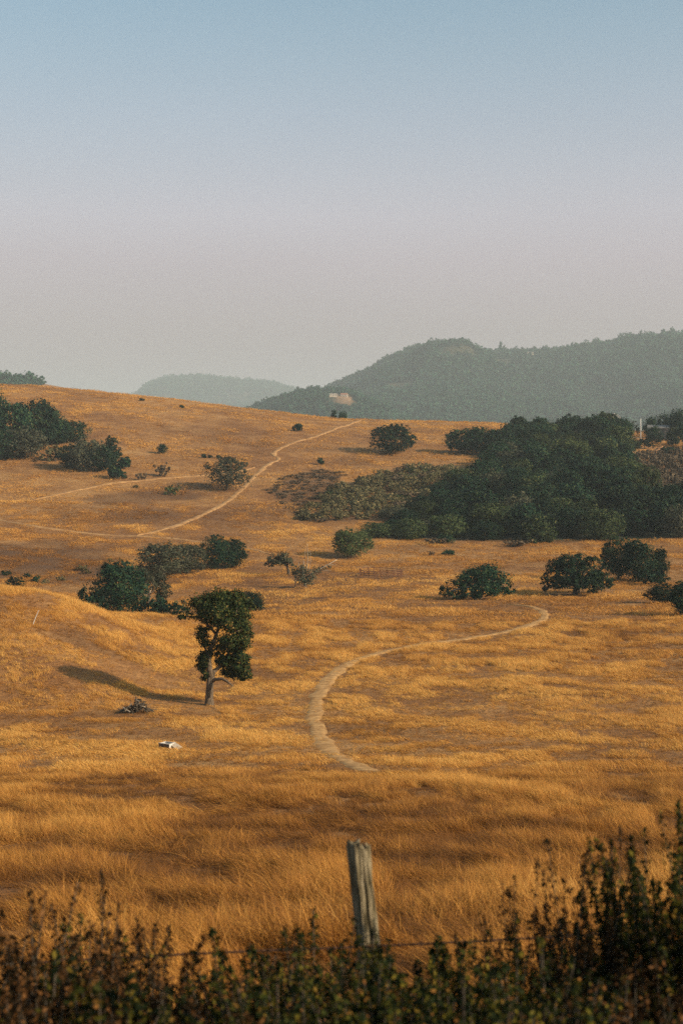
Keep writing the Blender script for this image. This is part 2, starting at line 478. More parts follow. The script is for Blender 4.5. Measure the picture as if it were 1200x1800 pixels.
def grass_mat():
    m, n, l = new_mat('dry_grass_blades')
    geo = n.new('ShaderNodeNewGeometry')
    at = n.new('ShaderNodeAttribute'); at.attribute_type = 'INSTANCER'; at.attribute_name = 'tint'
    k = mathn(n, l, 'ADD', mathn(n, l, 'MULTIPLY', geo.outputs['Random Per Island'], 0.38), mathn(n, l, 'MULTIPLY', at.outputs['Fac'], 0.62))
    cr = ramp(n, [(0.05, (0.080, 0.036, 0.013)), (0.32, (0.28, 0.118, 0.026)), (0.58, (0.53, 0.255, 0.053)), (0.95, (0.76, 0.46, 0.13))])
    l.new(k, cr.inputs[0])
    d = n.new('ShaderNodeBsdfPrincipled'); d.inputs['Roughness'].default_value = 0.65; d.inputs['Specular IOR Level'].default_value = 0.15
    l.new(cr.outputs[0], d.inputs['Base Color'])
    t = n.new('ShaderNodeBsdfTranslucent'); l.new(cr.outputs[0], t.inputs['Color'])
    mx = n.new('ShaderNodeMixShader'); mx.inputs[0].default_value = 0.28
    l.new(d.outputs[0], mx.inputs[1]); l.new(t.outputs[0], mx.inputs[2])
    o = n.new('ShaderNodeOutputMaterial'); l.new(mx.outputs[0], o.inputs[0])
    return m
M['grass'] = grass_mat()

def ground_mat():
    m, n, l = new_mat('dry_hillside')
    tc = n.new('ShaderNodeTexCoord'); co = tc.outputs['Object']
    big = noise(n, l, co, 0.022, 5, 0.6)
    mid = noise(n, l, co, 0.16, 5, 0.65)
    fine = noise(n, l, co, 1.1, 5, 0.75)
    k = mathn(n, l, 'ADD', mathn(n, l, 'MULTIPLY', big, 0.40), mathn(n, l, 'ADD', mathn(n, l, 'MULTIPLY', mid, 0.35), mathn(n, l, 'MULTIPLY', fine, 0.25)))
    cr = ramp(n, [(0.36, (0.13, 0.060, 0.024)), (0.47, (0.23, 0.110, 0.040)), (0.55, (0.33, 0.172, 0.062)), (0.66, (0.43, 0.250, 0.100))])
    l.new(k, cr.inputs[0])
    at = n.new('ShaderNodeAttribute'); at.attribute_name = 'cover'      # r scrubby brown, g bare dirt, b wood floor
    sp = n.new('ShaderNodeSeparateColor'); l.new(at.outputs['Color'], sp.inputs[0])
    jit = mathn(n, l, 'ADD', mathn(n, l, 'MULTIPLY', mid, 1.2), 0.4)
    c = mixc(n, l, mathn(n, l, 'MULTIPLY', sp.outputs[0], jit, True), cr.outputs[0], (0.115, 0.062, 0.032))
    c = mixc(n, l, mathn(n, l, 'MULTIPLY', sp.outputs[1], jit, True), c, (0.36, 0.22, 0.125))
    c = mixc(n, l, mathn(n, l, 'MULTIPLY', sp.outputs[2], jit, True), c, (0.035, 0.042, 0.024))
    p = n.new('ShaderNodeBsdfPrincipled'); p.inputs['Roughness'].default_value = 0.9; p.inputs['Specular IOR Level'].default_value = 0.1
    l.new(c, p.inputs['Base Color'])
    b = n.new('ShaderNodeBump'); b.inputs['Strength'].default_value = 0.8; b.inputs['Distance'].default_value = 0.5
    l.new(fine, b.inputs['Height']); l.new(b.outputs[0], p.inputs['Normal'])
    o = n.new('ShaderNodeOutputMaterial'); l.new(p.outputs[0], o.inputs[0])
    return m
M['ground'] = ground_mat()
M['path'] = solid_mat('trodden_path_dirt', (0.29, 0.155, 0.054), (0.49, 0.290, 0.112), 1.4, 0.95, 0.6, dist=0.05)
M['track'] = solid_mat('faint_track_dirt', (0.26, 0.138, 0.054), (0.40, 0.232, 0.095), 0.5, 0.95, 0.6, dist=0.05)
M['mound'] = solid_mat('bare_orange_earth', (0.32, 0.15, 0.06), (0.48, 0.26, 0.12), 0.8, 0.95, 0.6, dist=0.2)

# ------------------------------------------------------------------ ground sheet (polar grid, finer ahead)
def inpoly(px, py, poly):
    ins = np.zeros(np.shape(px), bool)
    n = len(poly); j = n - 1
    for i in range(n):
        xi, yi = poly[i]; xj, yj = poly[j]
        c = ((yi > py) != (yj > py)) & (px < (xj - xi) * (py - yi) / (yj - yi + 1e-9) + xi)
        ins ^= c; j = i
    return ins

def world_poly(pts):
    return [tuple(hit(p, r)[:2]) for p, r in pts]

WOOD = world_poly([(640, 944), (760, 948), (950, 951), (1215, 946), (1240, 893), (1140, 890), (1100, 864), (1096, 792), (1084, 770), (985, 768), (912, 768), (880, 806), (845, 846), (760, 890), (690, 912)])
SCRUB = world_poly([(525, 914), (560, 918), (640, 915), (700, 906), (770, 878), (820, 838), (790, 822), (720, 824), (650, 842), (600, 858), (545, 890)])
TWIGS = world_poly([(470, 862), (500, 840), (560, 826), (600, 830), (590, 858), (545, 885), (520, 905), (490, 880)])
BROWN = world_poly([(1108, 840), (1110, 812), (1150, 800), (1230, 800), (1230, 890), (1150, 890)])

rings = np.concatenate([[0.0], np.exp(np.linspace(0, math.log(12000.0), 600))])
front = np.radians(np.arange(-33, 33.001, 0.14))
rest = np.radians(np.arange(36, 325, 3.0))
ang = np.concatenate([front, rest])
na, nr = len(ang), len(rings) - 1
RR, AA = np.meshgrid(rings[1:], ang, indexing='ij')
gx = (RR * np.sin(AA)).ravel(); gy = (RR * np.cos(AA)).ravel()
gz, gidx = H(gx, gy, True)
gv = np.concatenate([[[0, 0, h1(0, 0.01)]], np.stack([gx, gy, gz], 1)])
ii = np.arange(nr - 1)[:, None] * na + np.arange(na)[None, :] + 1
jj = np.arange(nr - 1)[:, None] * na + ((np.arange(na) + 1) % na)[None, :] + 1
quads = np.stack([ii, ii + na, jj + na, jj], -1).reshape(-1, 4)
k0 = np.arange(na) + 1
tris = np.stack([np.zeros(na, int), k0, (np.arange(na) + 1) % na + 1], 1)
gm = mesh_np('ground', gv, [quads, tris], M['ground'], True)
cov = np.zeros((len(gv), 4), np.float32); cov[:, 3] = 1

def blob(cx, cy, rx, ry, amp=1.0):
    d = np.sqrt(((gx - cx) / rx) ** 2 + ((gy - cy) / ry) ** 2) + fbm(gx / 9.0, gy / 9.0, 77, 3) * 0.9
    return smooth(1.15, 0.55, d) * amp
SPOTS = []
for (px, row, rx, ry, a) in ((60, 985, 17, 30, .9), (150, 1012, 8, 14, .8), (250, 905, 14, 12, .7), (480, 900, 10, 14, .5), (560, 790, 12, 10, .4), (420, 780, 14, 10, .35), (1080, 1120, 7, 6, .4), (200, 1140, 5, 5, .5), (640, 1290, 4, 4, .4), (900, 1200, 6, 6, .35), (300, 870, 13, 14, .85), (220, 880, 12, 12, .6), (350, 855, 9, 9, .7), (560, 862, 9, 40, .5), (880, 945, 30, 6, .4),
                             (90, 1018, 9, 12, .6), (400, 915, 18, 14, .4), (150, 905, 14, 16, .35), (620, 812, 11, 12, .45), (1010, 930, 30, 5, .4), (360, 760, 25, 14, .25), (720, 965, 9, 8, .3)):
    p = hit(px, row); SPOTS.append((p.x, p.y, rx, ry, a))
def weedy(x, y):
    """how far the ground is covered by low brown weeds instead of grass"""
    c = np.zeros(np.shape(x)); nz = fbm(x / 9.0, y / 9.0, 77, 3) * 0.9
    for (cx, cy, rx, ry, a) in SPOTS:
        c = np.maximum(c, smooth(1.15, 0.55, np.sqrt(((x - cx) / rx) ** 2 + ((y - cy) / ry) ** 2) + nz) * a)
    return c
cov[1:, 0] = weedy(gx, gy)
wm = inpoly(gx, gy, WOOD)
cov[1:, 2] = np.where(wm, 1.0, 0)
cov[1:, 0] = np.maximum(cov[1:, 0], np.where(inpoly(gx, gy, TWIGS), 0.7, 0))
cov[1:, 0] = np.maximum(cov[1:, 0], np.where(inpoly(gx, gy, SCRUB) | inpoly(gx, gy, BROWN), 0.8, 0))
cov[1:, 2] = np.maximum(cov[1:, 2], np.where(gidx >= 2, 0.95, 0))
HOUSE_D = hit(602, 699, 2150)
cl = blob(HOUSE_D.x + 8, HOUSE_D.y - 14, 24, 28, 0.8)
cov[1:, 1] = np.maximum(cov[1:, 1], cl); cov[1:, 2] *= (1 - cl)
for (px, row, rx, ry) in ((1106, 768, 6, 9), (1128, 797, 4, 5), (1112, 812, 6, 3)):
    p = hit(px, row); b_ = blob(p.x, p.y, rx, ry)
    cov[1:, 1] = np.maximum(cov[1:, 1], b_); cov[1:, 2] *= (1 - b_); cov[1:, 0] *= (1 - b_)
ca = gm.color_attributes.new('cover', 'FLOAT_COLOR', 'POINT')
ca.data.foreach_set('color', cov.ravel())
tag(mobj('ground', gm), kind='structure')

# ------------------------------------------------------------------ trodden paths
PATHS = [
    ([(740, 1374), (690, 1365), (645, 1354), (604, 1336), (574, 1310), (557, 1282), (551, 1252), (558, 1226), (578, 1197), (604, 1173), (640, 1156), (700, 1141), (760, 1131), (830, 1121), (900, 1109), (938, 1097), (957, 1084), (950, 1073), (926, 1066), (890, 1063)], 0.72),
    ([(634, 739), (600, 750), (560, 766), (510, 781), (486, 793), (481, 801), (490, 808), (465, 822), (440, 845), (412, 872), (380, 893), (340, 912), (290, 930), (240, 942)], 0.80),
    ([(60, 879), (130, 863), (200, 850), (270, 843), (330, 838), (400, 833), (450, 822)], 0.75),
    ([(-40, 908), (0, 915), (60, 925), (130, 935), (200, 942), (240, 943), (330, 950), (420, 962), (480, 976)], 0.7),
    ([(690, 896), (740, 884), (790, 866), (845, 845)], 0.8),
]
def catmull(pts, n=10):
    P = [pts[0]] + list(pts) + [pts[-1]]; out = []
    for i in range(1, len(P) - 2):
        for k in range(n):
            t = k / n
            out.append(tuple(0.5 * (2 * P[i][c] + (P[i + 1][c] - P[i - 1][c]) * t + (2 * P[i - 1][c] - 5 * P[i][c] + 4 * P[i + 1][c] - P[i + 2][c]) * t * t
                             + (3 * P[i][c] - P[i - 1][c] - 3 * P[i + 1][c] + P[i + 2][c]) * t ** 3) for c in range(2)))
    out.append(tuple(pts[-1])); return out
path_xy = []
for pi, (pp, hw) in enumerate(PATHS):
    wp = [tuple(hit(*p)[:2]) for p in pp]
    c = np.array(catmull(wp, 14))
    seg = np.concatenate([[0], np.cumsum(np.linalg.norm(np.diff(c, axis=0), axis=1))])
    s = np.arange(0, seg[-1], 0.8)
    c = np.stack([np.interp(s, seg, c[:, 0]), np.interp(s, seg, c[:, 1])], 1)
    for _ in range(3):
        c[1:-1] = 0.25 * c[:-2] + 0.5 * c[1:-1] + 0.25 * c[2:]
    d = np.gradient(c, axis=0); d /= np.linalg.norm(d, axis=1, keepdims=True) + 1e-9
    nrm = np.stack([d[:, 1], -d[:, 0]], 1)
    taper = np.clip(np.minimum(s, s[-1] - s) / 7.0, 0.12, 1.0)
    wl_ = hw * taper * (1 + fbm(s / 2.2, s * 0 + pi, 21, 4) * 1.3); wr_ = hw * taper * (1 + fbm(s / 2.2, s * 0 + pi + 9, 22, 4) * 1.3)
    cross = np.linspace(-1, 1, 6)
    V = []
    for q in cross:
        o = c + nrm * ((wl_ if q < 0 else wr_) * q)[:, None]
        rr = np.hypot(o[:, 0], o[:, 1])
        zz = H(o[:, 0], o[:, 1]) + (0.02 + 0.0004 * rr) * (1.0 if abs(q) < 0.9 else 0.0) - (0.05 if abs(q) > 0.9 else 0)
        V.append(np.column_stack([o, zz]))
    V = np.stack(V, 1).reshape(-1, 3)
    n6 = len(cross); i0 = (np.arange(len(c) - 1)[:, None] * n6 + np.arange(n6 - 1)[None, :]).ravel()
    q4 = np.stack([i0, i0 + 1, i0 + n6 + 1, i0 + n6], 1)
    tag(mobj('path', mesh_np('path', V, q4, M['path'] if pi == 0 else M['track'], True)), kind='structure')
    path_xy.append((c[int(9 / 0.8):] if pi == 0 else c, hw))

# ------------------------------------------------------------------ trees: builders
def limb(mb, rng, a, b, r0, r1, wob=0.12, n=5, sides=6):
    a = np.array(a, float); b = np.array(b, float); L = np.linalg.norm(b - a)
    pts, rad = [], []
    for k in range(n):
        t = k / (n - 1)
        p = a + (b - a) * t + rng.normal(0, wob * L * 0.25, 3) * math.sin(math.pi * t) + np.array([0, 0, 0.10 * L * math.sin(math.pi * t)])
        pts.append(tuple(p)); rad.append(r0 + (r1 - r0) * t)
    mb.tube(pts, rad, sides)
    return pts

def make_crown(seed, w, h, nsub, per, leaf, kind='dome', spread=0.32, hollow=0.16):
    """crown w wide and h tall standing on z = 0; returns (verts, quads, lobes)"""
    rng = np.random.default_rng(seed)
    lobes = []
    if kind == 'dome':
        for k in range(11):
            a = rng.uniform(0, 2 * math.pi); q = math.sqrt(rng.uniform(0, 1)) * 0.30 * w
            z = h * (0.24 + 0.42 * (1 - (q / (0.30 * w)) ** 2) * rng.uniform(0.6, 1.1))
            r = w * rng.uniform(0.15, 0.23)
            lobes.append((q * math.cos(a), q * math.sin(a), z, r, r, h * rng.uniform(0.20, 0.28)))
        lobes.append((0, 0, h * 0.42, w * 0.36, w * 0.36, h * 0.40))
        for k in range(7):
            a = 2 * math.pi * (k + rng.uniform(-.3, .3)) / 7; q = w * rng.uniform(0.26, 0.32); r = w * rng.uniform(0.14, 0.19)
            lobes.append((q * math.cos(a), q * math.sin(a), h * rng.uniform(0.20, 0.30), r, r, h * 0.22))
    elif kind == 'umbrella':                      # wide oak, foliage to near the ground round the rim
        for k in range(16):
            a = rng.uniform(0, 2 * math.pi); q = math.sqrt(rng.uniform(0.05, 1)) * 0.37 * w
            z = h * (0.27 + 0.45 * (1 - (q / (0.37 * w)) ** 2) + rng.uniform(-0.07, 0.07))
            r = w * rng.uniform(0.10, 0.16)
            lobes.append((q * math.cos(a), q * math.sin(a), z, r, r, h * rng.uniform(0.17, 0.24)))
    elif kind == 'tall':
        for k in range(12):
            t = rng.uniform(0, 1); a = rng.uniform(0, 2 * math.pi)
            q = rng.uniform(0, 0.26) * w * (1 - 0.5 * t)
            r = w * rng.uniform(0.16, 0.27) * (1 - 0.35 * t)
            lobes.append((q * math.cos(a), q * math.sin(a), h * (0.14 + 0.66 * t), r, r, h * rng.uniform(0.14, 0.21)))
    elif kind == 'globe':                         # one rounded closed crown with uneven bulges
        lobes.append((0, 0, h * 0.47, w * 0.42, w * 0.42, h * 0.45, 1.0))
        lobes.append((0, 0, h * 0.40, w * 0.26, w * 0.26, h * 0.30, 2.2))
        for k in range(22):
            a = rng.uniform(0, 2 * math.pi); e = rng.uniform(-0.5, 1.3); r = w * rng.uniform(0.09, 0.15)
            lobes.append((w * .36 * math.cos(e) * math.cos(a), w * .36 * math.cos(e) * math.sin(a), h * (0.45 + .40 * math.sin(e)), r, r, h * rng.uniform(.11, .16), 1.0))
    elif kind == 'shrub':
        for k in range(9):
            a = rng.uniform(0, 2 * math.pi); q = math.sqrt(rng.uniform(0, 1)) * 0.32 * w
            r = w * rng.uniform(0.13, 0.22)
            lobes.append((q * math.cos(a), q * math.sin(a), h * rng.uniform(0.28, 0.62), r, r, h * rng.uniform(0.25, 0.36)))
    v, f = lobes_to_leaves(rng, lobes, nsub, per, leaf, spread, hollow)
    v[:, 2] = np.maximum(v[:, 2], 0.02)
    return v, f, lobes

def make_trunk(seed, lobes, h, r, mat, limbs=5, lean=(0, 0), sides=7):
    rng = np.random.default_rng(seed + 500); mb = MB()
    fork = np.array([lean[0], lean[1], h * 0.24])
    mb.tube([(0, 0, -0.5), (lean[0] * 0.2, lean[1] * 0.2, h * 0.06), tuple(fork * np.array([0.7, 0.7, 0.7])), tuple(fork)], [r * 1.35, r * 1.05, r * 0.9, r * 0.8], sides)
    ch = rng.choice(len(lobes), min(limbs, len(lobes)), replace=False)
    for k in ch:
        l = lobes[k]
        limb(mb, rng, fork * 0.97, (l[0], l[1], l[2] + l[5] * 0.35), r * 0.55, r * 0.12, 0.2)
    return mb.mesh('trunk', mat, True)

class Proto:
    def __init__(s, w, h, crown, trunk): s.w, s.h, s.crown, s.trunk = w, h, crown, trunk

def proto(seed, w, h, nsub, per, leaf, kind, mat, bark, tr=0.3, limbs=5, spread=0.32, hollow=0.16):
    v, f, lobes = make_crown(seed, w, h, nsub, per, leaf, kind, spread, hollow)
    # scale so that the crown really spans w by h
    ex = np.percentile(np.abs(v[:, :2]), 99.3); v[:, :2] *= (w / 2) / ex
    top = np.percentile(v[:, 2], 99.7); v[:, 2] *= h / top
    return Proto(w, h, mesh_np('crown', v, f, mat), make_trunk(seed, lobes, h, tr, M[bark], limbs))

def plant(p, loc, w, h, label, cat, group=None, rz=0.0, name='oak_tree', parts=True):
    o = empty(name, loc, rz, (w / p.w, w / p.w, h / p.h))
    tag(o, label, cat, group)
    if p.trunk is not None and parts:
        mobj('trunk' if 'tree' in name else 'stem', p.trunk, o)
    mobj('crown' if 'tree' in name else 'foliage', p.crown, o)
    return o

PF = {  # prototypes for the far hillside (350 m and more) and for the valley (180 to 300 m)
    'far_a': proto(1, 11, 9.5, 190, 26, 0.50, 'dome', M['oak'], 'dark_bark'),
    'far_b': proto(2, 12, 9.0, 190, 26, 0.50, 'dome', M['oak'], 'dark_bark'),
    'far_c': proto(3, 10, 10.5, 130, 26, 0.50, 'tall', M['oak'], 'dark_bark'),
    'far_d': proto(4, 11, 9.0, 170, 25, 0.48, 'umbrella', M['oak'], 'dark_bark'),
    'far_o': proto(7, 10, 9.5, 180, 26, 0.48, 'dome', M['olive'], 'dark_bark'),
    'far_p': proto(8, 11, 10, 130, 26, 0.52, 'umbrella', M['olive'], 'bark'),
    'far_g': proto(5, 11, 9.0, 110, 22, 0.48, 'umbrella', M['grey'], 'bark', 0.35, 7, 0.36),
    'far_s': proto(6, 13, 9.5, 300, 15, 0.42, 'globe', M['grey'], 'bark', 0.32, 10, 0.30, 0.22),
    'far_globe': proto(9, 13, 10, 520, 15, 0.46, 'globe', M['oak'], 'dark_bark', .3, 5, .24, .10),
    'far_globe2': proto(40, 12, 9, 480, 15, 0.46, 'globe', M['oak'], 'dark_bark', .3, 5, .26, .12),
    'far_globe_olive': proto(41, 12, 10, 480, 15, 0.46, 'globe', M['olive'], 'dark_bark', .3, 5, .26, .12),
    'far_globe_grey': proto(42, 12, 9, 420, 14, 0.44, 'globe', M['grey'], 'bark', .3, 8, .26, .14),
    'near_globe': proto(10, 7, 5.2, 560, 18, 0.22, 'globe', M['green'], 'bark', 0.14, 5, .24, .12),
    'mid_globe': proto(43, 9, 8, 620, 18, 0.27, 'globe', M['oak'], 'bark', .3, 6, .24, .12),
    'mid_globe2': proto(44, 8, 8, 600, 18, 0.27, 'globe', M['oak'], 'dark_bark', .3, 6, .26, .13),
    'mid_globe_grey': proto(45, 9, 7, 560, 16, 0.27, 'globe', M['grey'], 'pale_wood', .26, 10, .28, .18),
    'mid_dark': proto(11, 10, 8.0, 320, 32, 0.28, 'dome', M['oak'], 'dark_bark', 0.32),
    'mid_dark2': proto(12, 9, 8.0, 220, 30, 0.30, 'umbrella', M['oak'], 'bark', 0.32),
    'mid_grey': proto(13, 9, 7.0, 270, 30, 0.27, 'dome', M['grey'], 'pale_wood', 0.25, 8, 0.34, 0.22),
    'mid_grey2': proto(14, 8, 7.0, 200, 28, 0.28, 'umbrella', M['grey'], 'pale_wood', 0.25, 8, 0.34, 0.2),
    'umbrella': proto(15, 13, 7.4, 420, 28, 0.30, 'umbrella', M['oak'], 'dark_bark', 0.42, 9, 0.30, 0.2),
    'tall': proto(16, 6, 7.5, 200, 28, 0.28, 'tall', M['oak'], 'dark_bark', 0.22),
    'bush': proto(17, 7, 5.2, 280, 32, 0.22, 'dome', M['green'], 'bark', 0.14),
    'shrub': proto(18, 3, 1.8, 60, 24, 0.16, 'shrub', M['oak'], 'dark_bark', 0.05),
    'shrub_far': proto(19, 3.2, 2.2, 80, 18, 0.34, 'shrub', M['oak'], 'dark_bark', 0.06, 3),
    'scrub_a': proto(20, 4.4, 2.3, 45, 16, 0.34, 'shrub', M['scrub'], 'dark_bark', 0.06, 4),
    'scrub_b': proto(21, 5.0, 2.0, 48, 16, 0.34, 'shrub', M['scrub'], 'dark_bark', 0.06, 4),
    'scrub_c': proto(22, 3.6, 2.9, 42, 16, 0.34, 'shrub', M['scrub'], 'dark_bark', 0.06, 4),
    'dry_a': proto(23, 4.0, 1.8, 36, 14, 0.32, 'shrub', M['dry'], 'dark_bark', 0.05, 6),
    'dry_b': proto(24, 4.6, 2.2, 40, 14, 0.32, 'shrub', M['dry'], 'dark_bark', 0.05, 6),
    'green_far': proto(25, 4, 2.6, 45, 18, 0.32, 'shrub', M['green'], 'dark_bark', 0.06, 3),
}
rnd = random.Random(7)

def place(pname, px, top, wpx, label, cat, base=None, Y=None, group=None, name='oak_tree', rz=None):
    if Y is None:
        p = hit(px, base)
    else:
        x = (px - CX) / F * Y; p = Vector((x, Y, h1(x, Y)))
    z_top = p.y * (HZ - top) / F
    h = max(z_top - p.z, 0.35) + 0.05
    w = wpx * p.y / F * 1.14
    h *= 1.05
    return plant(PF[pname], (p.x, p.y, p.z - 0.05), w, h, label, cat, group, rnd.uniform(0, 6.28) if rz is None else rz, name)

# ---- trees and shrubs one can point at
place('mid_globe2', 210, 991, 86, 'dark oak at the left end of the gully row, trunk leaning, foliage deep green', 'tree', Y=212)
place('shrub', 172, 1034, 52, 'low dark bush at the foot of the leftmost gully oak', 'bush', Y=202, name='bush')
place('mid_grey2', 262, 1002, 64, 'thin grey brown half dead oak between the dark gully oak and the grey ones', 'tree', Y=222)
place('mid_globe_grey', 288, 957, 92, 'broad grey green oak in the gully row, left of its grey neighbour', 'tree', base=1014)
place('mid_globe_grey', 330, 958, 62, 'narrower grey green oak in the middle of the gully row', 'tree', base=1008)
place('mid_globe', 379, 943, 58, 'tall dense oak with squarish crown at the upper end of the gully row', 'tree', base=1002)
place('mid_globe2', 409, 950, 46, 'rounded oak at the right end of the gully row, beside the squarish one', 'tree', base=999)
place('shrub', 262, 1045, 62, 'low dark shrub in the gully just above the spur edge', 'shrub', Y=204, name='shrub')
place('shrub', 305, 1056, 56, 'flat dark shrub in the gully behind the lone oak, left of its crown', 'shrub', Y=203, name='shrub')
place('mid_dark', 434, 1040, 62, 'dark bush showing behind the right side of the lone oak crown', 'bush', Y=206, name='bush')
place('near_globe', 618, 932, 64, 'rounded lighter green tree alone below the scrub, casting a shadow to its left', 'tree', base=981, name='round_tree')
place('mid_globe', 1086, 946, 52, 'tall dark tree at the left of the clump right of the umbrella oak', 'tree', base=1020, name='tall_tree')
place('mid_globe2', 1122, 953, 58, 'middle tree of the dark clump right of the umbrella oak', 'tree', base=1024, name='tall_tree')
place('mid_globe2', 1157, 966, 34, 'slim right hand tree of the dark clump right of the umbrella oak', 'tree', base=1022, name='tall_tree')
place('shrub', 1158, 1002, 56, 'low dark bush at the right foot of the clump beside the umbrella oak', 'bush', base=1029, name='bush')
place('mid_globe', 1166, 1028, 62, 'low dark oak at the right edge of the picture, left of its neighbour', 'tree', base=1061)
place('mid_globe2', 1203, 1024, 50, 'dark oak cut by the right edge of the picture below the clump', 'tree', base=1084)
place('shrub', 781, 940, 30, 'small dark shrub in the pasture below the wood', 'shrub', base=956, name='shrub')
place('dry_a', 768, 946, 36, 'dry brown shrub left of the small dark shrub below the wood', 'shrub', base=957, name='shrub')
place('shrub_far', 787, 967, 20, 'tiny dark shrub above the crown of the wide leaning oak', 'shrub', base=976, name='shrub')
place('dry_a', 757, 969, 13, 'tiny brown shrub left of the tiny dark one above the leaning oak', 'shrub', base=977, name='shrub')
place('dry_b', 908, 946, 50, 'low olive brown brush at the lower edge of the wood', 'shrub', base=959, name='shrub')
# left hillside
place('far_a', -4, 684, 36, 'tall tree top at the left edge, highest of the left hillside grove', 'tree', base=772)
place('far_globe2', 18, 710, 74, 'dark broad oak in the left hillside grove next to the picture edge', 'tree', base=792)
place('far_globe', 62, 707, 72, 'dark oak forming the rounded top of the left hillside grove', 'tree', base=786)
place('far_globe2', 92, 722, 48, 'dark oak on the right shoulder of the left hillside grove', 'tree', base=782)
place('far_globe', 104, 742, 44, 'dark oak at the inner end of the low arm of the left grove', 'tree', base=781)
place('far_globe', 130, 741, 52, 'oak at the right tip of the left hillside grove', 'tree', base=777)
place('far_globe_grey', 40, 752, 78, 'front oak of the left grove with duller grey green foliage', 'tree', base=806)
place('far_globe2', 2, 758, 60, 'dark front oak of the left grove cut by the picture edge', 'tree', base=808)
place('scrub_c', 98, 784, 46, 'dark bush at the left of the small group below the left grove', 'bush', base=812, name='bush')
place('far_globe2', 128, 783, 46, 'dark oak left of the grey one in the small group below the grove', 'tree', base=824)
place('far_globe_grey', 155, 771, 64, 'grey dry looking oak in the small group below the left grove', 'tree', base=828)
place('far_globe', 178, 785, 50, 'dark low oak right of the grey one in the small group below the grove', 'tree', base=829)
place('far_c', 198, 769, 34, 'upright dark green oak at the right of the small group below the grove', 'tree', base=818)
place('shrub_far', 217, 804, 26, 'round dark bush beside the upright oak below the left grove', 'bush', base=823, name='bush')
place('shrub_far', 205, 820, 32, 'dark bush just above the path, below the upright oak', 'bush', base=842, name='bush')
place('far_globe', 285, 781, 18, 'single round dark bush alone on the bare left hillside', 'bush', base=798, name='bush')
place('green_far', 304, 853, 25, 'small bright green bush just below the upper path', 'bush', base=871, name='bush')
place('dry_a', 250, 832, 20, 'greyish dry shrub beside the upper path, left of the thin tall one', 'shrub', base=845, name='shrub')
place('dry_b', 281, 814, 30, 'thin grey dry shrub above the upper path', 'shrub', base=838, name='shrub')
place('far_s', 399, 805, 78, 'airy grey oak standing alone beside the upper path on the left hillside', 'tree', base=862)
for px, top, w, b, lab in ((250, 700, 9, 705, 'tiny dark shrub high on the left hillside near the skyline, left one of two'),
                           (320, 712, 9, 718, 'tiny dark shrub high on the left hillside near the skyline, right one of two'),
                           (522, 745, 17, 758, 'small dark shrub beside the top of the winding path'),
                           (563, 805, 12, 817, 'small dark bush alone above the twiggy scrub'),
                           (358, 798, 9, 805, 'leftmost speck of shrub in the small row above the airy grey oak'),
                           (370, 800, 8, 805, 'middle speck of shrub in the small row above the airy grey oak'),
                           (385, 800, 9, 806, 'rightmost speck of shrub in the small row above the airy grey oak'),
                           (238, 853, 9, 858, 'speck of shrub on the lower edge of the upper path')):
    place('shrub_far', px, top, w, lab, 'shrub', base=b, name='shrub')
# left valley shrubs
for px, top, w, b, lab in ((26, 1015, 30, 1032, 'dark green shrub at the left edge just above the spur, largest of its scatter'),
                           (14, 1003, 18, 1012, 'small shrub at the left edge above the largest one'),
                           (50, 1007, 16, 1017, 'small shrub right of and above the largest left edge shrub'),
                           (60, 1012, 18, 1024, 'green shrub right of the largest left edge shrub'),
                           (80, 1018, 14, 1026, 'little shrub in the middle of the left valley scatter'),
                           (106, 1013, 16, 1021, 'little shrub at the right of the left valley scatter'),
                           (146, 993, 22, 1003, 'low olive shrub left of the gully oaks, upper of two'),
                           (153, 1001, 16, 1009, 'low olive shrub left of the gully oaks, lower of two')):
    place('shrub' if px < 70 else 'scrub_a', px, top, w, lab, 'shrub', base=b, name='shrub')
# far right hillside
place('far_globe', 688, 748, 72, 'large round dark oak alone on the golden hillside left of the wood', 'tree', base=798, rz=0.4)
place('far_globe2', 812, 756, 56, 'leftmost oak of the short row reaching out from the upper wood', 'tree', base=797)
place('far_globe', 846, 753, 62, 'middle oak of the short row reaching out from the upper wood', 'tree', base=800)
place('far_globe2', 880, 756, 54, 'inner oak of the short row, touching the upper wood', 'tree', base=803)
# crest and homestead trees
for px, top, w, Y, pn, lab in ((587, 721, 12, 690, 'far_c', 'left of two tiny dark trees peeping over the crest of the hill'),
                               (602, 723, 14, 690, 'far_b', 'right of two tiny dark trees peeping over the crest of the hill'),
                               (1091, 737, 38, 560, 'far_b', 'dark tree left of the white mast by the homestead'),
                               (1113, 741, 20, 575, 'far_g', 'small thin tree just left of the white mast'),
                               (1142, 734, 28, 575, 'far_a', 'rounded dark tree right of the white mast'),
                               (1172, 728, 44, 590, 'far_b', 'dark tree above the grey shed roof'),
                               (1196, 722, 48, 560, 'far_a', 'tallest dark tree at the right edge beside the shed'),
                               (1200, 748, 40, 520, 'far_d', 'dark tree at the right edge in front of the shed'),
                               (1150, 750, 30, 535, 'far_a', 'dark tree partly hiding the left end of the grey shed'),
                               (1182, 752, 26, 530, 'far_o', 'olive tree in front of the grey shed at the right edge'),
                               (1106, 770, 34, 505, 'far_b', 'dark tree below the bare patch by the homestead'),
                               (1132, 772, 28, 510, 'far_d', 'dark green tree left of the orange earth mound'),
                               (1172, 786, 30, 492, 'shrub_far', 'dark shrub at the foot of the orange earth mound'),
                               (1060, 744, 30, 540, 'far_c', 'tree at the top of the wood left of the white house')):
    place(pn, px, top, w, lab, 'shrub' if pn == 'shrub_far' else 'tree', Y=Y, name='shrub' if pn == 'shrub_far' else 'oak_tree')

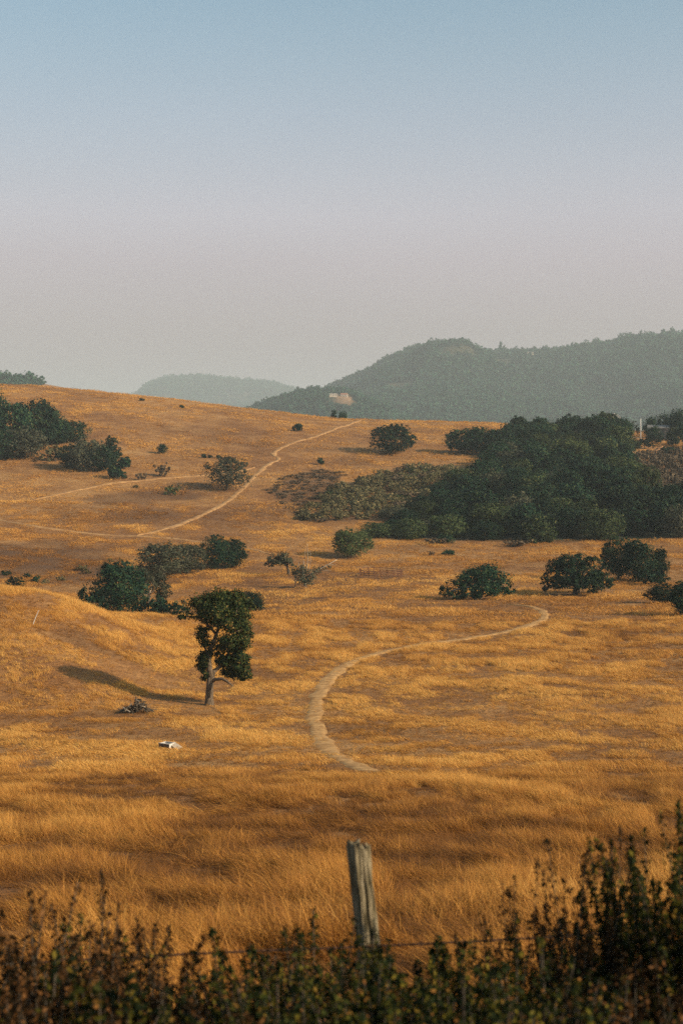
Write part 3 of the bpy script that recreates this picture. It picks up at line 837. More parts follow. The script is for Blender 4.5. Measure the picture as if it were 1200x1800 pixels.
# ---- the wood, the scrub and the dry brush: scattered with a least spacing
def scatter(poly, spacing, seed, limit=300):
    rg = random.Random(seed); pts = []
    xs = [p[0] for p in poly]; ys = [p[1] for p in poly]
    for _ in range(9000):
        x, y = rg.uniform(min(xs), max(xs)), rg.uniform(min(ys), max(ys))
        if not bool(inpoly(np.array([x]), np.array([y]), poly)[0]): continue
        if all((x - a) ** 2 + (y - b) ** 2 > spacing ** 2 for a, b in pts): pts.append((x, y))
    pts.sort(key=lambda p: p[1])
    return pts[:limit]

wood_pts = scatter(WOOD, 7.0, 5)
print('wood', len(wood_pts))
ORDW = ['first', 'second', 'third', 'fourth', 'fifth', 'sixth', 'seventh', 'eighth', 'ninth', 'tenth', 'eleventh', 'twelfth', 'thirteenth', 'fourteenth', 'fifteenth', 'sixteenth', 'seventeenth', 'eighteenth', 'nineteenth', 'twentieth']
edge_pts = sorted(wood_pts[:18], key=lambda p: p[0] / p[1])
for k, (x, y) in enumerate(edge_pts + wood_pts[18:]):
    front = k < 18
    pn = rnd.choice(['far_globe', 'far_globe2', 'far_globe', 'far_globe2', 'far_a', 'far_globe_olive', 'far_globe_olive', 'far_c', 'far_globe_grey' if rnd.random() < 0.5 else 'far_o'])
    w = rnd.uniform(7.5, 12.0); h = rnd.uniform(6.0, 10.5) * (0.85 if front else 1.0)
    px, row = to_px(x, y, h1(x, y))
    h *= (0.62 + 0.38 * float(smooth(700, 900, px))) * (1 + 0.14 * float(smooth(960, 1060, px))); w *= 0.8 + 0.2 * float(smooth(700, 900, px))
    if front:
        lab, grp = 'oak on the lower edge of the wood, %s from the left' % ORDW[k], 'oaks along the lower edge of the wood'
    else:
        band = ('lower', 'middle', 'upper')[0 if row > 900 else 1 if row > 840 else 2]
        side = ('left', 'middle', 'right')[0 if px < 860 else 1 if px < 1020 else 2]
        tone = 'dull grey green' if pn == 'far_globe_grey' else 'olive green' if pn in ('far_o', 'far_globe_olive') else 'dark green'
        lab = '%s oak inside the dense wood, in its %s part towards the %s' % (tone, band, side if side != 'middle' else 'centre')
        grp = '%s oaks of the dense wood, %s %s' % (tone, band, side)
    plant(PF[pn], (x, y, h1(x, y) - 0.7), w, h, lab, 'tree', grp, rnd.uniform(0, 6.28))
def where(x, y, pxs, row_mid):
    px, row = to_px(x, y, h1(x, y))
    return ('upper' if row < row_mid else 'lower'), ('left' if px < pxs[0] else 'right' if px > pxs[1] else 'middle')
scrub_pts = scatter(SCRUB, 2.9, 8, 290)
print('scrub', len(scrub_pts))
for x, y in scrub_pts:
    pn = rnd.choice(['scrub_a', 'scrub_b', 'scrub_c', 'scrub_a', 'scrub_b', 'dry_b' if rnd.random() < 0.5 else 'scrub_c', 'green_far' if rnd.random() < 0.3 else 'scrub_a'])
    ud, lr = where(x, y, (610, 700), 870); tone = {'dry_b': 'dry brown', 'green_far': 'fresh green'}.get(pn, 'grey olive')
    plant(PF[pn], (x, y, h1(x, y) - 0.1), rnd.uniform(3.2, 5.4), rnd.uniform(1.1, 2.7),
          '%s bush in the %s %s part of the scrub patch beside the wood' % (tone, ud, lr), 'bush', '%s bushes, %s %s of the scrub patch' % (tone, ud, lr), rnd.uniform(0, 6.28), 'bush')
twig_pts = scatter(TWIGS, 3.0, 9, 150)
for x, y in twig_pts:
    ud, lr = where(x, y, (520, 560), 855)
    plant(PF[rnd.choice(['dry_a', 'dry_b'])], (x, y, h1(x, y) - 0.1), rnd.uniform(2.8, 5.0), rnd.uniform(0.45, 0.95),
          'low grey brown twiggy bush left of the scrub, %s %s of the twiggy patch' % (ud, lr), 'bush', 'twiggy bushes beside the scrub, %s %s' % (ud, lr), rnd.uniform(0, 6.28), 'bush')
brown_pts = scatter(BROWN, 4.0, 10, 130)
for x, y in brown_pts:
    ud, lr = where(x, y, (1140, 1175), 835)
    plant(PF[rnd.choice(['dry_a', 'dry_b'])], (x, y, h1(x, y) - 0.1), rnd.uniform(4.5, 6.5), rnd.uniform(2.0, 3.4),
          'reddish brown dry bush on the %s %s of the slope below the homestead' % (ud, lr), 'bush', 'dry brown bushes below the homestead, %s %s' % (ud, lr), rnd.uniform(0, 6.28), 'bush')
print('twig', len(twig_pts), 'brown', len(brown_pts))

# ---- the lone oak in the near pasture
def lone_oak():
    p0 = hit(368, 1240); s = p0.y / F
    rng = np.random.default_rng(42)
    root = empty('lone_oak_tree', p0)
    tag(root, 'lone tall ragged oak with pale lit trunk in the near pasture', 'tree')
    P = lambda x, y, d=0.0: ((x - 368) * s, d, (1240 - y) * s)
    mb = MB()
    def tb(pts, n=9): mb.tube([P(a, b, d) for a, b, d, r in pts], [r for *_, r in pts], n)
    tb([(367, 1248, 0, .46), (368, 1239, 0, .37), (368, 1228, 0, .30), (369, 1208, 0, .275), (371, 1190, 0, .27)], 12)
    root_t = mobj('trunk', mb.mesh('trunk', M['bark'], True), root)
    mb = MB()
    branches = [
        [(371, 1192, 0, .27), (369, 1176, -.1, .21), (367, 1160, 0, .19), (370, 1142, .1, .17), (377, 1125, .2, .15), (383, 1108, .2, .12), (386, 1085, .3, .09), (380, 1058, .3, .05)],
        [(372, 1192, 0, .22), (376, 1181, .1, .17), (384, 1175, .3, .13), (394, 1163, .4, .09), (404, 1145, .3, .07), (411, 1120, 0, .06), (413, 1092, -.2, .05), (418, 1066, -.3, .03)],
        [(372, 1198, 0, .16), (380, 1193, -.3, .13), (392, 1191, -.6, .12), (402, 1195, -.9, .09), (412, 1202, -1.1, .05)],
        [(380, 1116, .2, .11), (366, 1098, -.2, .08), (349, 1082, -.5, .06), (326, 1082, -.6, .03)],
        [(384, 1104, .2, .10), (398, 1090, .6, .07), (416, 1076, 1.0, .05), (432, 1062, 1.2, .03)],
        [(366, 1150, .1, .09), (357, 1136, .3, .06), (352, 1118, .2, .04), (350, 1098, .1, .02)],
        [(372, 1134, .1, .08), (388, 1124, -.4, .06), (402, 1112, -.8, .04), (426, 1104, -1.0, .02)],
        [(365, 1168, 0, .07), (356, 1160, .3, .05), (350, 1150, .5, .03)],
        [(390, 1168, .4, .08), (404, 1160, .8, .05), (422, 1158, 1.0, .03)],
    ]
    for b in branches:
        mb = MB(); tb(b, 7); mobj('branch', mb.mesh('branch', M['bark'], True), root)
    lob = []
    def lo(x, y, rx, ry, d=0.0, wgt=1.0): lob.append((*P(x, y, d), rx * s, (rx * 0.5 + ry * 0.5) * s, ry * s, wgt))
    lo(385, 1060, 30, 20, .2); lo(352, 1060, 22, 13, -.2); lo(413, 1066, 26, 20, .5); lo(338, 1079, 20, 7, -.5, .9); lo(366, 1084, 20, 15, .3)
    lo(400, 1092, 26, 18, -.6); lo(426, 1094, 16, 24, .2); lo(392, 1047, 34, 8, 0); lo(432, 1064, 14, 12, .8); lo(378, 1072, 30, 16, -1.0); lo(405, 1075, 26, 20, 1.2)
    lo(326, 1083, 9, 4, -.6); lo(360, 1100, 14, 10, .2, .8)
    v1, f1 = lobes_to_leaves(rng, lob, 330, 32, 0.18, 0.46, 0.28)
    lob.clear(); lo(428, 1124, 13, 16, -.2, .8); lo(404, 1124, 18, 14, -.6, .5); lo(354, 1114, 12, 14, .2, .45); lo(388, 1138, 20, 12, .2, .35); lo(412, 1138, 18, 14, .3, .8); lo(426, 1112, 16, 16, .4, .8); lo(362, 1132, 10, 10, .2, .4)
    v2, f2 = lobes_to_leaves(rng, lob, 260, 22, 0.17, 0.5, 0.35)
    crown = mobj('crown', mesh_np('crown', np.concatenate([v1, v2]), np.concatenate([f1, f2 + len(v1)]), M['oak_near']), root)
    lob.clear(); lo(415, 1168, 20, 18, .3); lo(428, 1182, 13, 15, .3); lo(398, 1164, 18, 12, .6); lo(422, 1156, 15, 10, .2); lo(410, 1182, 22, 12, .9); lo(384, 1160, 8, 10, .7)
    v, f = lobes_to_leaves(rng, lob, 200, 32, 0.18, 0.40, 0.2)
    c2 = mobj('crown', mesh_np('crown', v, f, M['oak_near']), root); c2['label'] = 'dense rounded lower bough of leaves right of the trunk'
    lob.clear(); lo(357, 1164, 9, 18, .2, .8); lo(352, 1172, 6, 9, .2, .6); lo(360, 1188, 7, 10, -.2, .7); lo(366, 1150, 9, 9, .2, .6)
    v, f = lobes_to_leaves(rng, lob, 95, 22, 0.17, 0.5, 0.3)
    c3 = mobj('crown', mesh_np('crown', v, f, M['oak_near']), root); c3['label'] = 'thin tuft of leaves on the left of the trunk'
lone_oak()

# ---- the wide leaning oak above the path
def leaning_oak():
    p0 = hit(842, 1053); s = p0.y / F; rng = np.random.default_rng(77)
    root = empty('oak_tree', p0); tag(root, 'wide dark oak sweeping down to the left at the top of the winding path', 'tree')
    P = lambda x, y, d=0.0: ((x - 842) * s, d, (1053 - y) * s)
    lob = []
    def lo(x, y, rx, ry, d=0.0, wgt=1.0): lob.append((*P(x, y, d), rx * s, (rx * .6 + ry * .4) * s, ry * s, wgt))
    lo(862, 1014, 34, 20, 0); lo(850, 1006, 28, 13, 0); lo(830, 1016, 24, 16, 1.2); lo(812, 1022, 20, 14, -1); lo(880, 1028, 20, 18, .5); lo(796, 1034, 20, 13, 0)
    lo(782, 1040, 14, 9, 0); lo(892, 1038, 12, 10, 0); lo(850, 1032, 28, 14, -2.2); lo(822, 1040, 22, 11, -2.0); lo(870, 1036, 20, 12, 2.2); lo(800, 1044, 18, 7, -1.5); lo(772, 1038, 6, 5, 0)
    v, f = lobes_to_leaves(rng, lob, 360, 28, 0.30, 0.32, 0.2)
    v[:, 2] = np.maximum(v[:, 2], 0.05)
    mb = MB(); mb.tube([P(842, 1060), P(842, 1050), P(846, 1040), P(850, 1030)], [.55, .45, .38, .3], 9)
    mobj('trunk', mb.mesh('trunk', M['bark'], True), root)
    for b in ([(848, 1036, 0, .25), (832, 1030, -.6, .2), (812, 1032, -1, .14), (790, 1038, -1, .07)], [(850, 1032, 0, .25), (866, 1022, .6, .17), (882, 1024, .8, .08)],
              [(850, 1032, 0, .22), (848, 1016, .4, .15), (856, 1002, .4, .07)], [(846, 1040, 0, .2), (828, 1040, -1.4, .14), (806, 1044, -2, .07)]):
        mb = MB(); mb.tube([P(a, c, d) for a, c, d, r in b], [r for *_, r in b], 7); mobj('branch', mb.mesh('branch', M['pale_wood'], True), root)
    mobj('crown', mesh_np('crown', v, f, M['oak']), root)
leaning_oak()

def umbrella_oak():
    p0 = hit(1012, 1045); s = p0.y / F; rng = np.random.default_rng(79)
    root = empty('oak_tree', p0); tag(root, 'wide umbrella shaped oak on a short dark trunk above the path bend', 'tree')
    P = lambda x, y, d=0.0: ((x - 1012) * s, d, (1045 - y) * s)
    lob = []
    def lo(x, y, rx, ry, d=0.0, wgt=1.0): lob.append((*P(x, y, d), rx * s, (rx * .7 + ry * .3) * s, ry * s, wgt))
    for x, y, rx, ry, d in ((1000, 988, 22, 13, 0), (1022, 986, 20, 12, .8), (1042, 990, 18, 12, -.4), (980, 994, 18, 13, .5), (970, 1008, 15, 13, 0), (964, 1022, 12, 12, .4), (1056, 1002, 16, 13, .4),
                            (1062, 1018, 14, 13, 0), (1068, 1030, 10, 9, .3), (960, 1032, 9, 7, -.5), (990, 1010, 22, 16, -2.4), (1020, 1008, 24, 16, -2.6), (1044, 1014, 18, 14, -2), (1000, 1024, 22, 11, -3), (1034, 1026, 22, 10, -3),
                            (1010, 1006, 26, 16, 2.4), (1044, 1018, 18, 14, 2.2), (976, 1022, 15, 12, -2)):
        lo(x, y, rx, ry, d)
    v, f = lobes_to_leaves(rng, lob, 470, 28, 0.30, 0.30, 0.16)
    v[:, 2] = np.maximum(v[:, 2], 0.3)
    mb = MB(); mb.tube([P(1012, 1052), P(1012, 1042), P(1013, 1034), P(1013, 1026)], [.75, .6, .55, .5], 9)
    mobj('trunk', mb.mesh('trunk', M['dark_bark'], True), root)
    for b in ([(1013, 1030, 0, .35), (996, 1020, -.8, .24), (978, 1022, -1.2, .15), (958, 1034, -1.2, .07), (950, 1038, -1.2, .03)], [(1013, 1030, 0, .35), (1034, 1020, -.8, .24), (1050, 1024, -1, .14), (1066, 1034, -1, .07)],
              [(1013, 1028, 0, .35), (1004, 1010, .4, .22), (994, 992, .4, .08)], [(1013, 1028, 0, .3), (1026, 1010, .6, .2), (1040, 992, .4, .08)], [(1013, 1032, 0, .25), (1000, 1026, -2, .15), (990, 1030, -3, .06)]):
        mb = MB(); mb.tube([P(a, c, d) for a, c, d, r in b], [r for *_, r in b], 7); mobj('branch', mb.mesh('branch', M['dark_bark'], True), root)
    mobj('crown', mesh_np('crown', v, f, M['oak']), root)
umbrella_oak()

# ---- the small one-sided oak and its half-dead neighbour
def small_oak():
    p0 = hit(507, 1011); s = p0.y / F; rng = np.random.default_rng(91)
    root = empty('oak_tree', p0); tag(root, 'small one sided oak leaning left, left of the half dead tree', 'tree')
    P = lambda x, y, d=0.0: ((x - 507) * s, d, (1011 - y) * s)
    lob = []
    def lo(x, y, rx, ry, d=0.0, wgt=1.0): lob.append((*P(x, y, d), rx * s, (rx * .6 + ry * .4) * s, ry * s, wgt))
    lo(492, 978, 16, 8); lo(482, 985, 13, 8, .5); lo(472, 992, 9, 6); lo(502, 984, 11, 8, -.4); lo(510, 990, 7, 7); lo(492, 986, 14, 7, -1)
    v, f = lobes_to_leaves(rng, lob, 110, 18, 0.30, 0.36, 0.25)
    mb = MB(); mb.tube([P(507, 1016), P(507, 1004), P(505, 996), P(500, 988)], [.34, .25, .2, .15], 8); mobj('trunk', mb.mesh('trunk', M['dark_bark'], True), root)
    for b in ([(505, 996), (494, 987), (480, 986), (468, 992)], [(505, 995), (508, 985), (512, 978)], [(502, 990), (492, 978), (486, 974)]):
        mb = MB(); mb.tube([P(a, c, rng.uniform(-.4, .4)) for a, c in b], list(np.linspace(.15, .05, len(b))), 6); mobj('branch', mb.mesh('branch', M['dark_bark'], True), root)
    mobj('crown', mesh_np('crown', v, f, M['grey']), root)
small_oak()

def half_dead_tree():
    p0 = hit(536, 1033); s = p0.y / F; rng = np.random.default_rng(93)
    root = empty('half_dead_tree', p0); tag(root, 'half dead low tree with bare upright sticks and a fallen limb to its right', 'tree')
    P = lambda x, y, d=0.0: ((x - 536) * s, d, (1033 - y) * s)
    lob = []
    def lo(x, y, rx, ry, d=0.0, wgt=1.0): lob.append((*P(x, y, d), rx * s, (rx * .6 + ry * .4) * s, ry * s, wgt))
    lo(530, 1002, 13, 9); lo(520, 1004, 8, 9, .4); lo(545, 1010, 14, 10, -.5); lo(538, 1022, 18, 9, .3); lo(556, 1004, 9, 8, 0, .7); lo(572, 998, 9, 5, .3, .5); lo(528, 1016, 12, 9, -.8); lo(580, 998, 5, 3, 0, .5)
    v, f = lobes_to_leaves(rng, lob, 120, 14, 0.27, 0.45, 0.3); v[:, 2] = np.maximum(v[:, 2], 0.03)
    mb = MB(); mb.tube([P(536, 1038), P(536, 1026), P(534, 1014), P(532, 1002)], [.3, .24, .2, .12], 8); mobj('trunk', mb.mesh('trunk', M['pale_wood'], True), root)
    for b, r in (([(536, 1012), (540, 995), (541, 975), (540, 955)], .07), ([(534, 1010), (533, 992), (536, 978), (537, 962)], .05), ([(538, 1014), (544, 1000), (546, 985), (545, 968)], .05),
                 ([(532, 1008), (527, 998), (524, 988)], .06), ([(536, 1016), (552, 1006), (570, 996), (592, 984)], .10), ([(552, 1006), (565, 1003), (582, 1002)], .06), ([(535, 1020), (526, 1012), (516, 1008)], .08),
                 ([(560, 1001), (576, 992), (586, 992)], .05), ([(519, 1032), (519, 1018), (521, 1006)], .10), ([(532, 1004), (536, 994), (531, 985)], .05)):
        mb = MB(); mb.tube([P(a, c, rng.uniform(-.4, .4)) for a, c in b], list(np.linspace(r * 1.2, r * .4, len(b))), 5); mobj('branch', mb.mesh('branch', M['pale_wood'], True), root)
    mobj('crown', mesh_np('crown', v, f, M['grey']), root)
half_dead_tree()

# ------------------------------------------------------------------ things in the pasture
def brush_pile():
    p0 = hit(241, 1253); s = p0.y / F; rg = random.Random(3)
    root = empty('brush_pile', p0); tag(root, 'low heap of dark cut branches on the grass left of the lone oak', 'brush pile')
    for k in range(120):
        t = rg.gauss(-0.05, 0.42); x = t * 30 * s; top = max(0.08, (0.85 - abs(t + (-0.05)) * 0.85)) * 24 * s
        z = rg.uniform(0.0, 1.0) * top; L = rg.uniform(0.35, 0.9); a = rg.uniform(0, 6.28); e = rg.uniform(-.15, .9)
        d = Vector((math.cos(a) * math.cos(e), math.sin(a) * math.cos(e), math.sin(e))) * L
        c = Vector((x, rg.gauss(0, 0.3), z + 0.06)); m_ = c + Vector((rg.uniform(-.08, .08), 0, rg.uniform(0, .1)))
        r = rg.uniform(.025, .055)
        mb = MB(); mb.tube([c - d * .5, m_, c + d * .5], [r, r * .9, r * .6], 5)
        mobj('branch', mb.mesh('branch', M['dark_bark'] if rg.random() < .9 else M['pale_wood']), root)
brush_pile()

def trough():
    p0 = hit(294, 1317); s = p0.y / F
    root = empty('open_box', p0, R(-28)); tag(root, 'small weathered box with white rims lying open in the near grass', 'box')
    L, W, Hh, t = 0.72, 0.62, 0.36, 0.035
    from mathutils import Matrix
    dark = solid_mat('dark_box_side', (0.05, 0.04, 0.035), (0.12, 0.10, 0.08), 6, 0.9, 0.3)
    for nm, c, sz, m in (('side_panel', (0, -W / 2, Hh / 2), (L, t, Hh), dark), ('side_panel', (0, W / 2, Hh / 2), (L, t, Hh), M['white']),
                         ('end_panel', (-L / 2 + t / 2 + .002, 0, Hh / 2), (t, W - t - .004, Hh), M['white']), ('end_panel', (L / 2 - t / 2 - .002, 0, Hh / 2), (t, W - t - .004, Hh), M['white']),
                         ('rim', (0, -W / 2, Hh + .018), (L + .03, .07, .03), M['white']), ('base', (0, 0, .03), (L - .08, W - .08, .03), dark)):
        mb = MB().box(c, sz); mobj(nm, mb.mesh(nm, m), root)
    rot = Matrix.Rotation(R(24), 3, 'Y') @ Matrix.Rotation(R(6), 3, 'X')
    mb = MB().box((0.52, 0.12, Hh * .62), (0.62, 0.5, .03), rot); mobj('lid', mb.mesh('lid', M['pale_wood']), root)
trough()

def leaning_stake():
    a = hit(57, 1100); s = a.y / F
    root = empty('leaning_stake', a); tag(root, 'thin pale stake leaning right on the grassy spur at the left', 'stake')
    top = Vector((12 * s, -.1, 27 * s))
    mb = MB().tube([(0, 0, -.1), tuple(top * .5), tuple(top)], [.035, .032, .025], 6); mobj('pole', mb.mesh('pole', M['white']), root)
    mb = MB().tube([tuple(top * .94 + Vector((-.04, 0, 0))), tuple(top * .97 + Vector((.05, 0, .02)))], [.03, .03], 5); mobj('cap', mb.mesh('cap', M['white']), root)
leaning_stake()

def round_pen():
    p0 = hit(669, 1013); s = p0.y / F
    root = empty('round_pen', p0); tag(root, 'ring of rusty pipe fencing on the pasture right of the half dead tree', 'fence')
    r = 37 * s
    pts = []
    for k in range(20):
        a = 2 * math.pi * k / 20
        x, y = r * math.cos(a), r * math.sin(a) * 1.0
        pts.append((x, y, h1(p0.x + x, p0.y + y) - p0.z))
    for x, y, z in pts:
        mb = MB().tube([(x, y, z - .2), (x, y, z + 1.35)], [.05, .05], 5); mobj('post', mb.mesh('post', M['rust']), root)
    for hh in (0.45, 0.85, 1.25):
        for k in range(20):
            a, b = pts[k], pts[(k + 1) % 20]
            mb = MB().tube([(a[0], a[1], a[2] + hh), (b[0], b[1], b[2] + hh)], [.045, .045], 4, False); mobj('rail', mb.mesh('rail', M['rust']), root)
round_pen()

# ------------------------------------------------------------------ buildings far off
def house(loc, L, W, Hw, Hr, rz, wall_m, roof_m, label, name='house', nwin=3, wing=None):
    root = empty(name, loc, rz); tag(root, label, 'house')
    mb = MB().box((0, 0, Hw / 2 - 1.0), (L, W, Hw + 2.0)); mb.poly([(-L / 2, -W / 2, Hw), (-L / 2, W / 2, Hw), (-L / 2, 0, Hw + Hr - .06)]); mb.poly([(L / 2, -W / 2, Hw), (L / 2, 0, Hw + Hr - .06), (L / 2, W / 2, Hw)])
    mobj('wall', mb.mesh('wall', wall_m), root)
    o = .45; mb = MB()
    for sgn in (-1, 1):
        e = Vector((0, sgn * (W / 2 + o), Hw - o * Hr / (W / 2)))
        for z0, z1 in ((0, .16),):
            A = [(-L / 2 - o, e.y, e.z + z0), (L / 2 + o, e.y, e.z + z0), (L / 2 + o, 0, Hw + Hr + z0), (-L / 2 - o, 0, Hw + Hr + z0)]
            B = [(x, y, z + z1) for x, y, z in A]
            mb.poly(B); mb.poly(A[::-1]); mb.poly([A[0], A[1], B[1], B[0]]); mb.poly([A[1], A[2], B[2], B[1]]); mb.poly([A[3], A[0], B[0], B[3]])
    rf = mobj('roof', mb.mesh('roof', roof_m), root)
    mb = MB().box((L * .25, W * .18, Hw + Hr * .9), (.8, .8, 1.6)); mobj('chimney', mb.mesh('chimney', wall_m), rf)
    for k in range(nwin):
        x = L * ((k + .5) / nwin - .5)
        if k == nwin // 2:
            mb = MB().box((x, -W / 2 - .03, 1.05), (1.1, .1, 2.1)); mobj('door', mb.mesh('door', M['glass']), root)
        else:
            mb = MB().box((x, -W / 2 - .02, 1.6), (1.5, .08, 1.2)); wv = mobj('window', mb.mesh('window', M['glass']), root)
            mb = MB().box((x, -W / 2 - .06, .93), (1.7, .16, .1)); mobj('sill', mb.mesh('sill', M['white']), wv)
    return root
hd = HOUSE_D
house((hd.x + 3, hd.y + 8, hd.z), 11.5, 8.5, 4.6, 2.4, R(-8), M['cream'], M['tile'], 'tan house with clay roof on the bare knoll below the hazy hill')
zx = hd.x - 17; zy = hd.y - 3
house((zx, zy, h1(zx, zy)), 14, 7, 3.0, 1.1, R(4), M['cream'], M['cream'], 'long pale low building left of the tan house on the knoll', 'outbuilding')
wp = hit(931, 626, 2400)
house((wp.x, wp.y, wp.z + 5), 16, 10, 4.0, 2.0, R(10), M['cream'], M['grey_roof'], 'small white house near the ridge of the hazy hill')
def homestead():
    x, y = (1076 - CX) / F * 575, 575
    house((x, y, y * (HZ - 746) / F), 4.5, 4, 2.6, 1.2, R(20), M['white'], M['grey_roof'], 'white house showing above the wood left of the homestead trees')
    x, y = (1164 - CX) / F * 560, 560
    house((x, y, y * (HZ - 764) / F), 11, 6, 2.6, 1.1, R(-12), M['grey_roof'], M['grey_roof'], 'long grey roofed shed between trees at the right edge', 'shed')
    x, y = (1125 - CX) / F * 545, 545
    z = h1(x, y); root = empty('mast', (x, y, z)); tag(root, 'thin white mast standing among the homestead trees', 'pole')
    top = y * (HZ - 737) / F - z
    mb = MB().tube([(0, 0, -.3), (0, 0, top * .6), (0, 0, top)], [.22, .20, .16], 8); mobj('pole', mb.mesh('pole', M['white'], True), root)
    mb = MB().tube([(0, 0, top + .0), (0, 0, top + .25)], [.2, .03], 8); mobj('cap', mb.mesh('cap', M['white']), root)
    # bare mound
    p = hit(1163, 797); rng = np.random.default_rng(5)
    n, m2 = 28, 9; V = [(0, 0, 2.6)]; fq, ft = [], []
    for j in range(1, m2):
        t = j / (m2 - 1)
        for i in range(n):
            a = 2 * math.pi * i / n
            rr = 4.2 * t * (1 + .25 * math.sin(2 * a + 1) + rng.normal(0, .05)); V.append((rr * math.cos(a), rr * math.sin(a) * .8, 2.6 * (1 - t) ** 0.9 + rng.normal(0, .10) - (.4 if j == m2 - 1 else 0)))
    for i in range(n): ft.append((0, 1 + i, 1 + (i + 1) % n))
    for j in range(m2 - 2):
        for i in range(n): fq.append((1 + j * n + i, 1 + (j + 1) * n + i, 1 + (j + 1) * n + (i + 1) % n, 1 + j * n + (i + 1) % n))
    o = mobj('earth_mound', mesh_np('earth_mound', V, [np.array(fq), np.array(ft)], M['mound'])); o.location = p
    tag(o, 'bare orange mound of earth below the grey shed at the right', 'mound')
homestead()

# ------------------------------------------------------------------ uncountable cover: geometry-node scatter of small meshes
def scatter_stuff(name, pts, rot, scl, idx, tint, meshes, label=None):
    n = len(pts)
    me = bpy.data.meshes.new(name); me.vertices.add(n)
    me.vertices.foreach_set('co', np.asarray(pts, np.float32).ravel())
    for an, ty, arr, key in (('rot', 'FLOAT_VECTOR', rot, 'vector'), ('scl', 'FLOAT_VECTOR', scl, 'vector'), ('idx', 'INT', idx, 'value'), ('tint', 'FLOAT', tint, 'value')):
        a = me.attributes.new(an, ty, 'POINT')
        a.data.foreach_set(key, np.asarray(arr, np.int32 if ty == 'INT' else np.float32).ravel())
    o = mobj(name, me)
    tag(o, label=label, kind='stuff')
    pc = bpy.data.collections.new(name + '_pieces')
    for k, m in enumerate(meshes):
        q = bpy.data.objects.new('%s_piece_%02d' % (name, k), m); pc.objects.link(q)
    ng = bpy.data.node_groups.new(name + '_scatter', 'GeometryNodeTree')
    ng.interface.new_socket('Geometry', in_out='INPUT', socket_type='NodeSocketGeometry')
    ng.interface.new_socket('Geometry', in_out='OUTPUT', socket_type='NodeSocketGeometry')
    N, L = ng.nodes, ng.links
    gi = N.new('NodeGroupInput'); go = N.new('NodeGroupOutput')
    ci = N.new('GeometryNodeCollectionInfo'); ci.inputs['Collection'].default_value = pc
    ci.inputs['Separate Children'].default_value = True; ci.inputs['Reset Children'].default_value = True
    ip = N.new('GeometryNodeInstanceOnPoints'); ip.inputs['Pick Instance'].default_value = True
    def attr(nm, dt):
        a = N.new('GeometryNodeInputNamedAttribute'); a.data_type = dt; a.inputs['Name'].default_value = nm
        return [s for s in a.outputs if s.enabled and s.name == 'Attribute'][0]
    er = N.new('FunctionNodeEulerToRotation')
    L.new(attr('rot', 'FLOAT_VECTOR'), er.inputs[0]); L.new(er.outputs[0], ip.inputs['Rotation'])
    L.new(attr('scl', 'FLOAT_VECTOR'), ip.inputs['Scale'])
    L.new(attr('idx', 'INT'), ip.inputs['Instance Index'])
    mp = N.new('GeometryNodeMeshToPoints')
    L.new(gi.outputs[0], mp.inputs[0]); L.new(mp.outputs[0], ip.inputs['Points']); L.new(ci.outputs[0], ip.inputs['Instance'])
    L.new(ip.outputs[0], go.inputs[0])
    md = o.modifiers.new('scatter', 'NODES'); md.node_group = ng
    return o

# ---- woods on the hazy hills (read as one mass)
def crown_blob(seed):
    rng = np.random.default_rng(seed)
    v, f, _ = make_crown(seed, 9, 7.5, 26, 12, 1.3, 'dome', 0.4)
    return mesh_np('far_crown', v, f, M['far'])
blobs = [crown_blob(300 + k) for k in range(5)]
rng = np.random.default_rng(12)
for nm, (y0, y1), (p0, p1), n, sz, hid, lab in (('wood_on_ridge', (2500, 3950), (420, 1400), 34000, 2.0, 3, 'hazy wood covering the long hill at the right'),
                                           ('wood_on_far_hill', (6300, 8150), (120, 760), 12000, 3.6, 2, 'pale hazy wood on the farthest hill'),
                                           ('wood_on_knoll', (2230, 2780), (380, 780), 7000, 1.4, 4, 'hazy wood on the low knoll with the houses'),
                                           ('wood_on_left_skyline', (1800, 2050), (-320, 95), 1800, 1.3, 1, 'hazy wood on the skyline at the left edge')):
    Y = np.sqrt(rng.uniform(y0 ** 2, y1 ** 2, n)); px = rng.uniform(p0, p1, n); X = (px - CX) / F * Y
    z, ix = H(X, Y, True)
    keep = (ix == hid)
    if hid == 4:
        keep &= ((X - hd.x - 8) / 21) ** 2 + ((Y - hd.y + 14) / 26) ** 2 > 1.0
        keep &= ~((np.abs(X - hd.x + 6) < 22) & (Y < hd.y + 16) & (Y > hd.y - 38))
    if hid in (2, 3):
        keep &= fbm(X / 130, Y / 130, 71, 3) > -0.20 + 0.05 * rng.normal(0, 1, n)
    if hid == 3:
        keep &= ~((np.abs(X - wp.x) < 14) & (Y < wp.y + 12) & (Y > wp.y - 110))
        keep &= ~((np.abs((px - 790) / 50) < 1) & (np.abs(Y - 3690) < 80) & (fbm(X / 40, Y / 40, 8, 2) > 0.06))
    if hid == 1:
        keep &= (px < 80 - 45 * rng.uniform(0, 1, n)) & (fbm(X / 50, Y / 50, 18, 2) > -0.12)
    X, Y, z = X[keep], Y[keep], z[keep]; m = len(X)
    s = sz * rng.choice([0.6, 0.8, 1.0, 1.2, 1.65], m, p=[.2, .25, .25, .2, .1]) * rng.uniform(0.85, 1.15, m)
    scl = np.stack([s, s, s * rng.uniform(0.7, 1.2, m)], 1)
    rot = np.stack([np.zeros(m), np.zeros(m), rng.uniform(0, 6.28, m)], 1)
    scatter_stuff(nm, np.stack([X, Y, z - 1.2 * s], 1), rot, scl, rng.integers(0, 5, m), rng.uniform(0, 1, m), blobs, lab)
    print(nm, m)
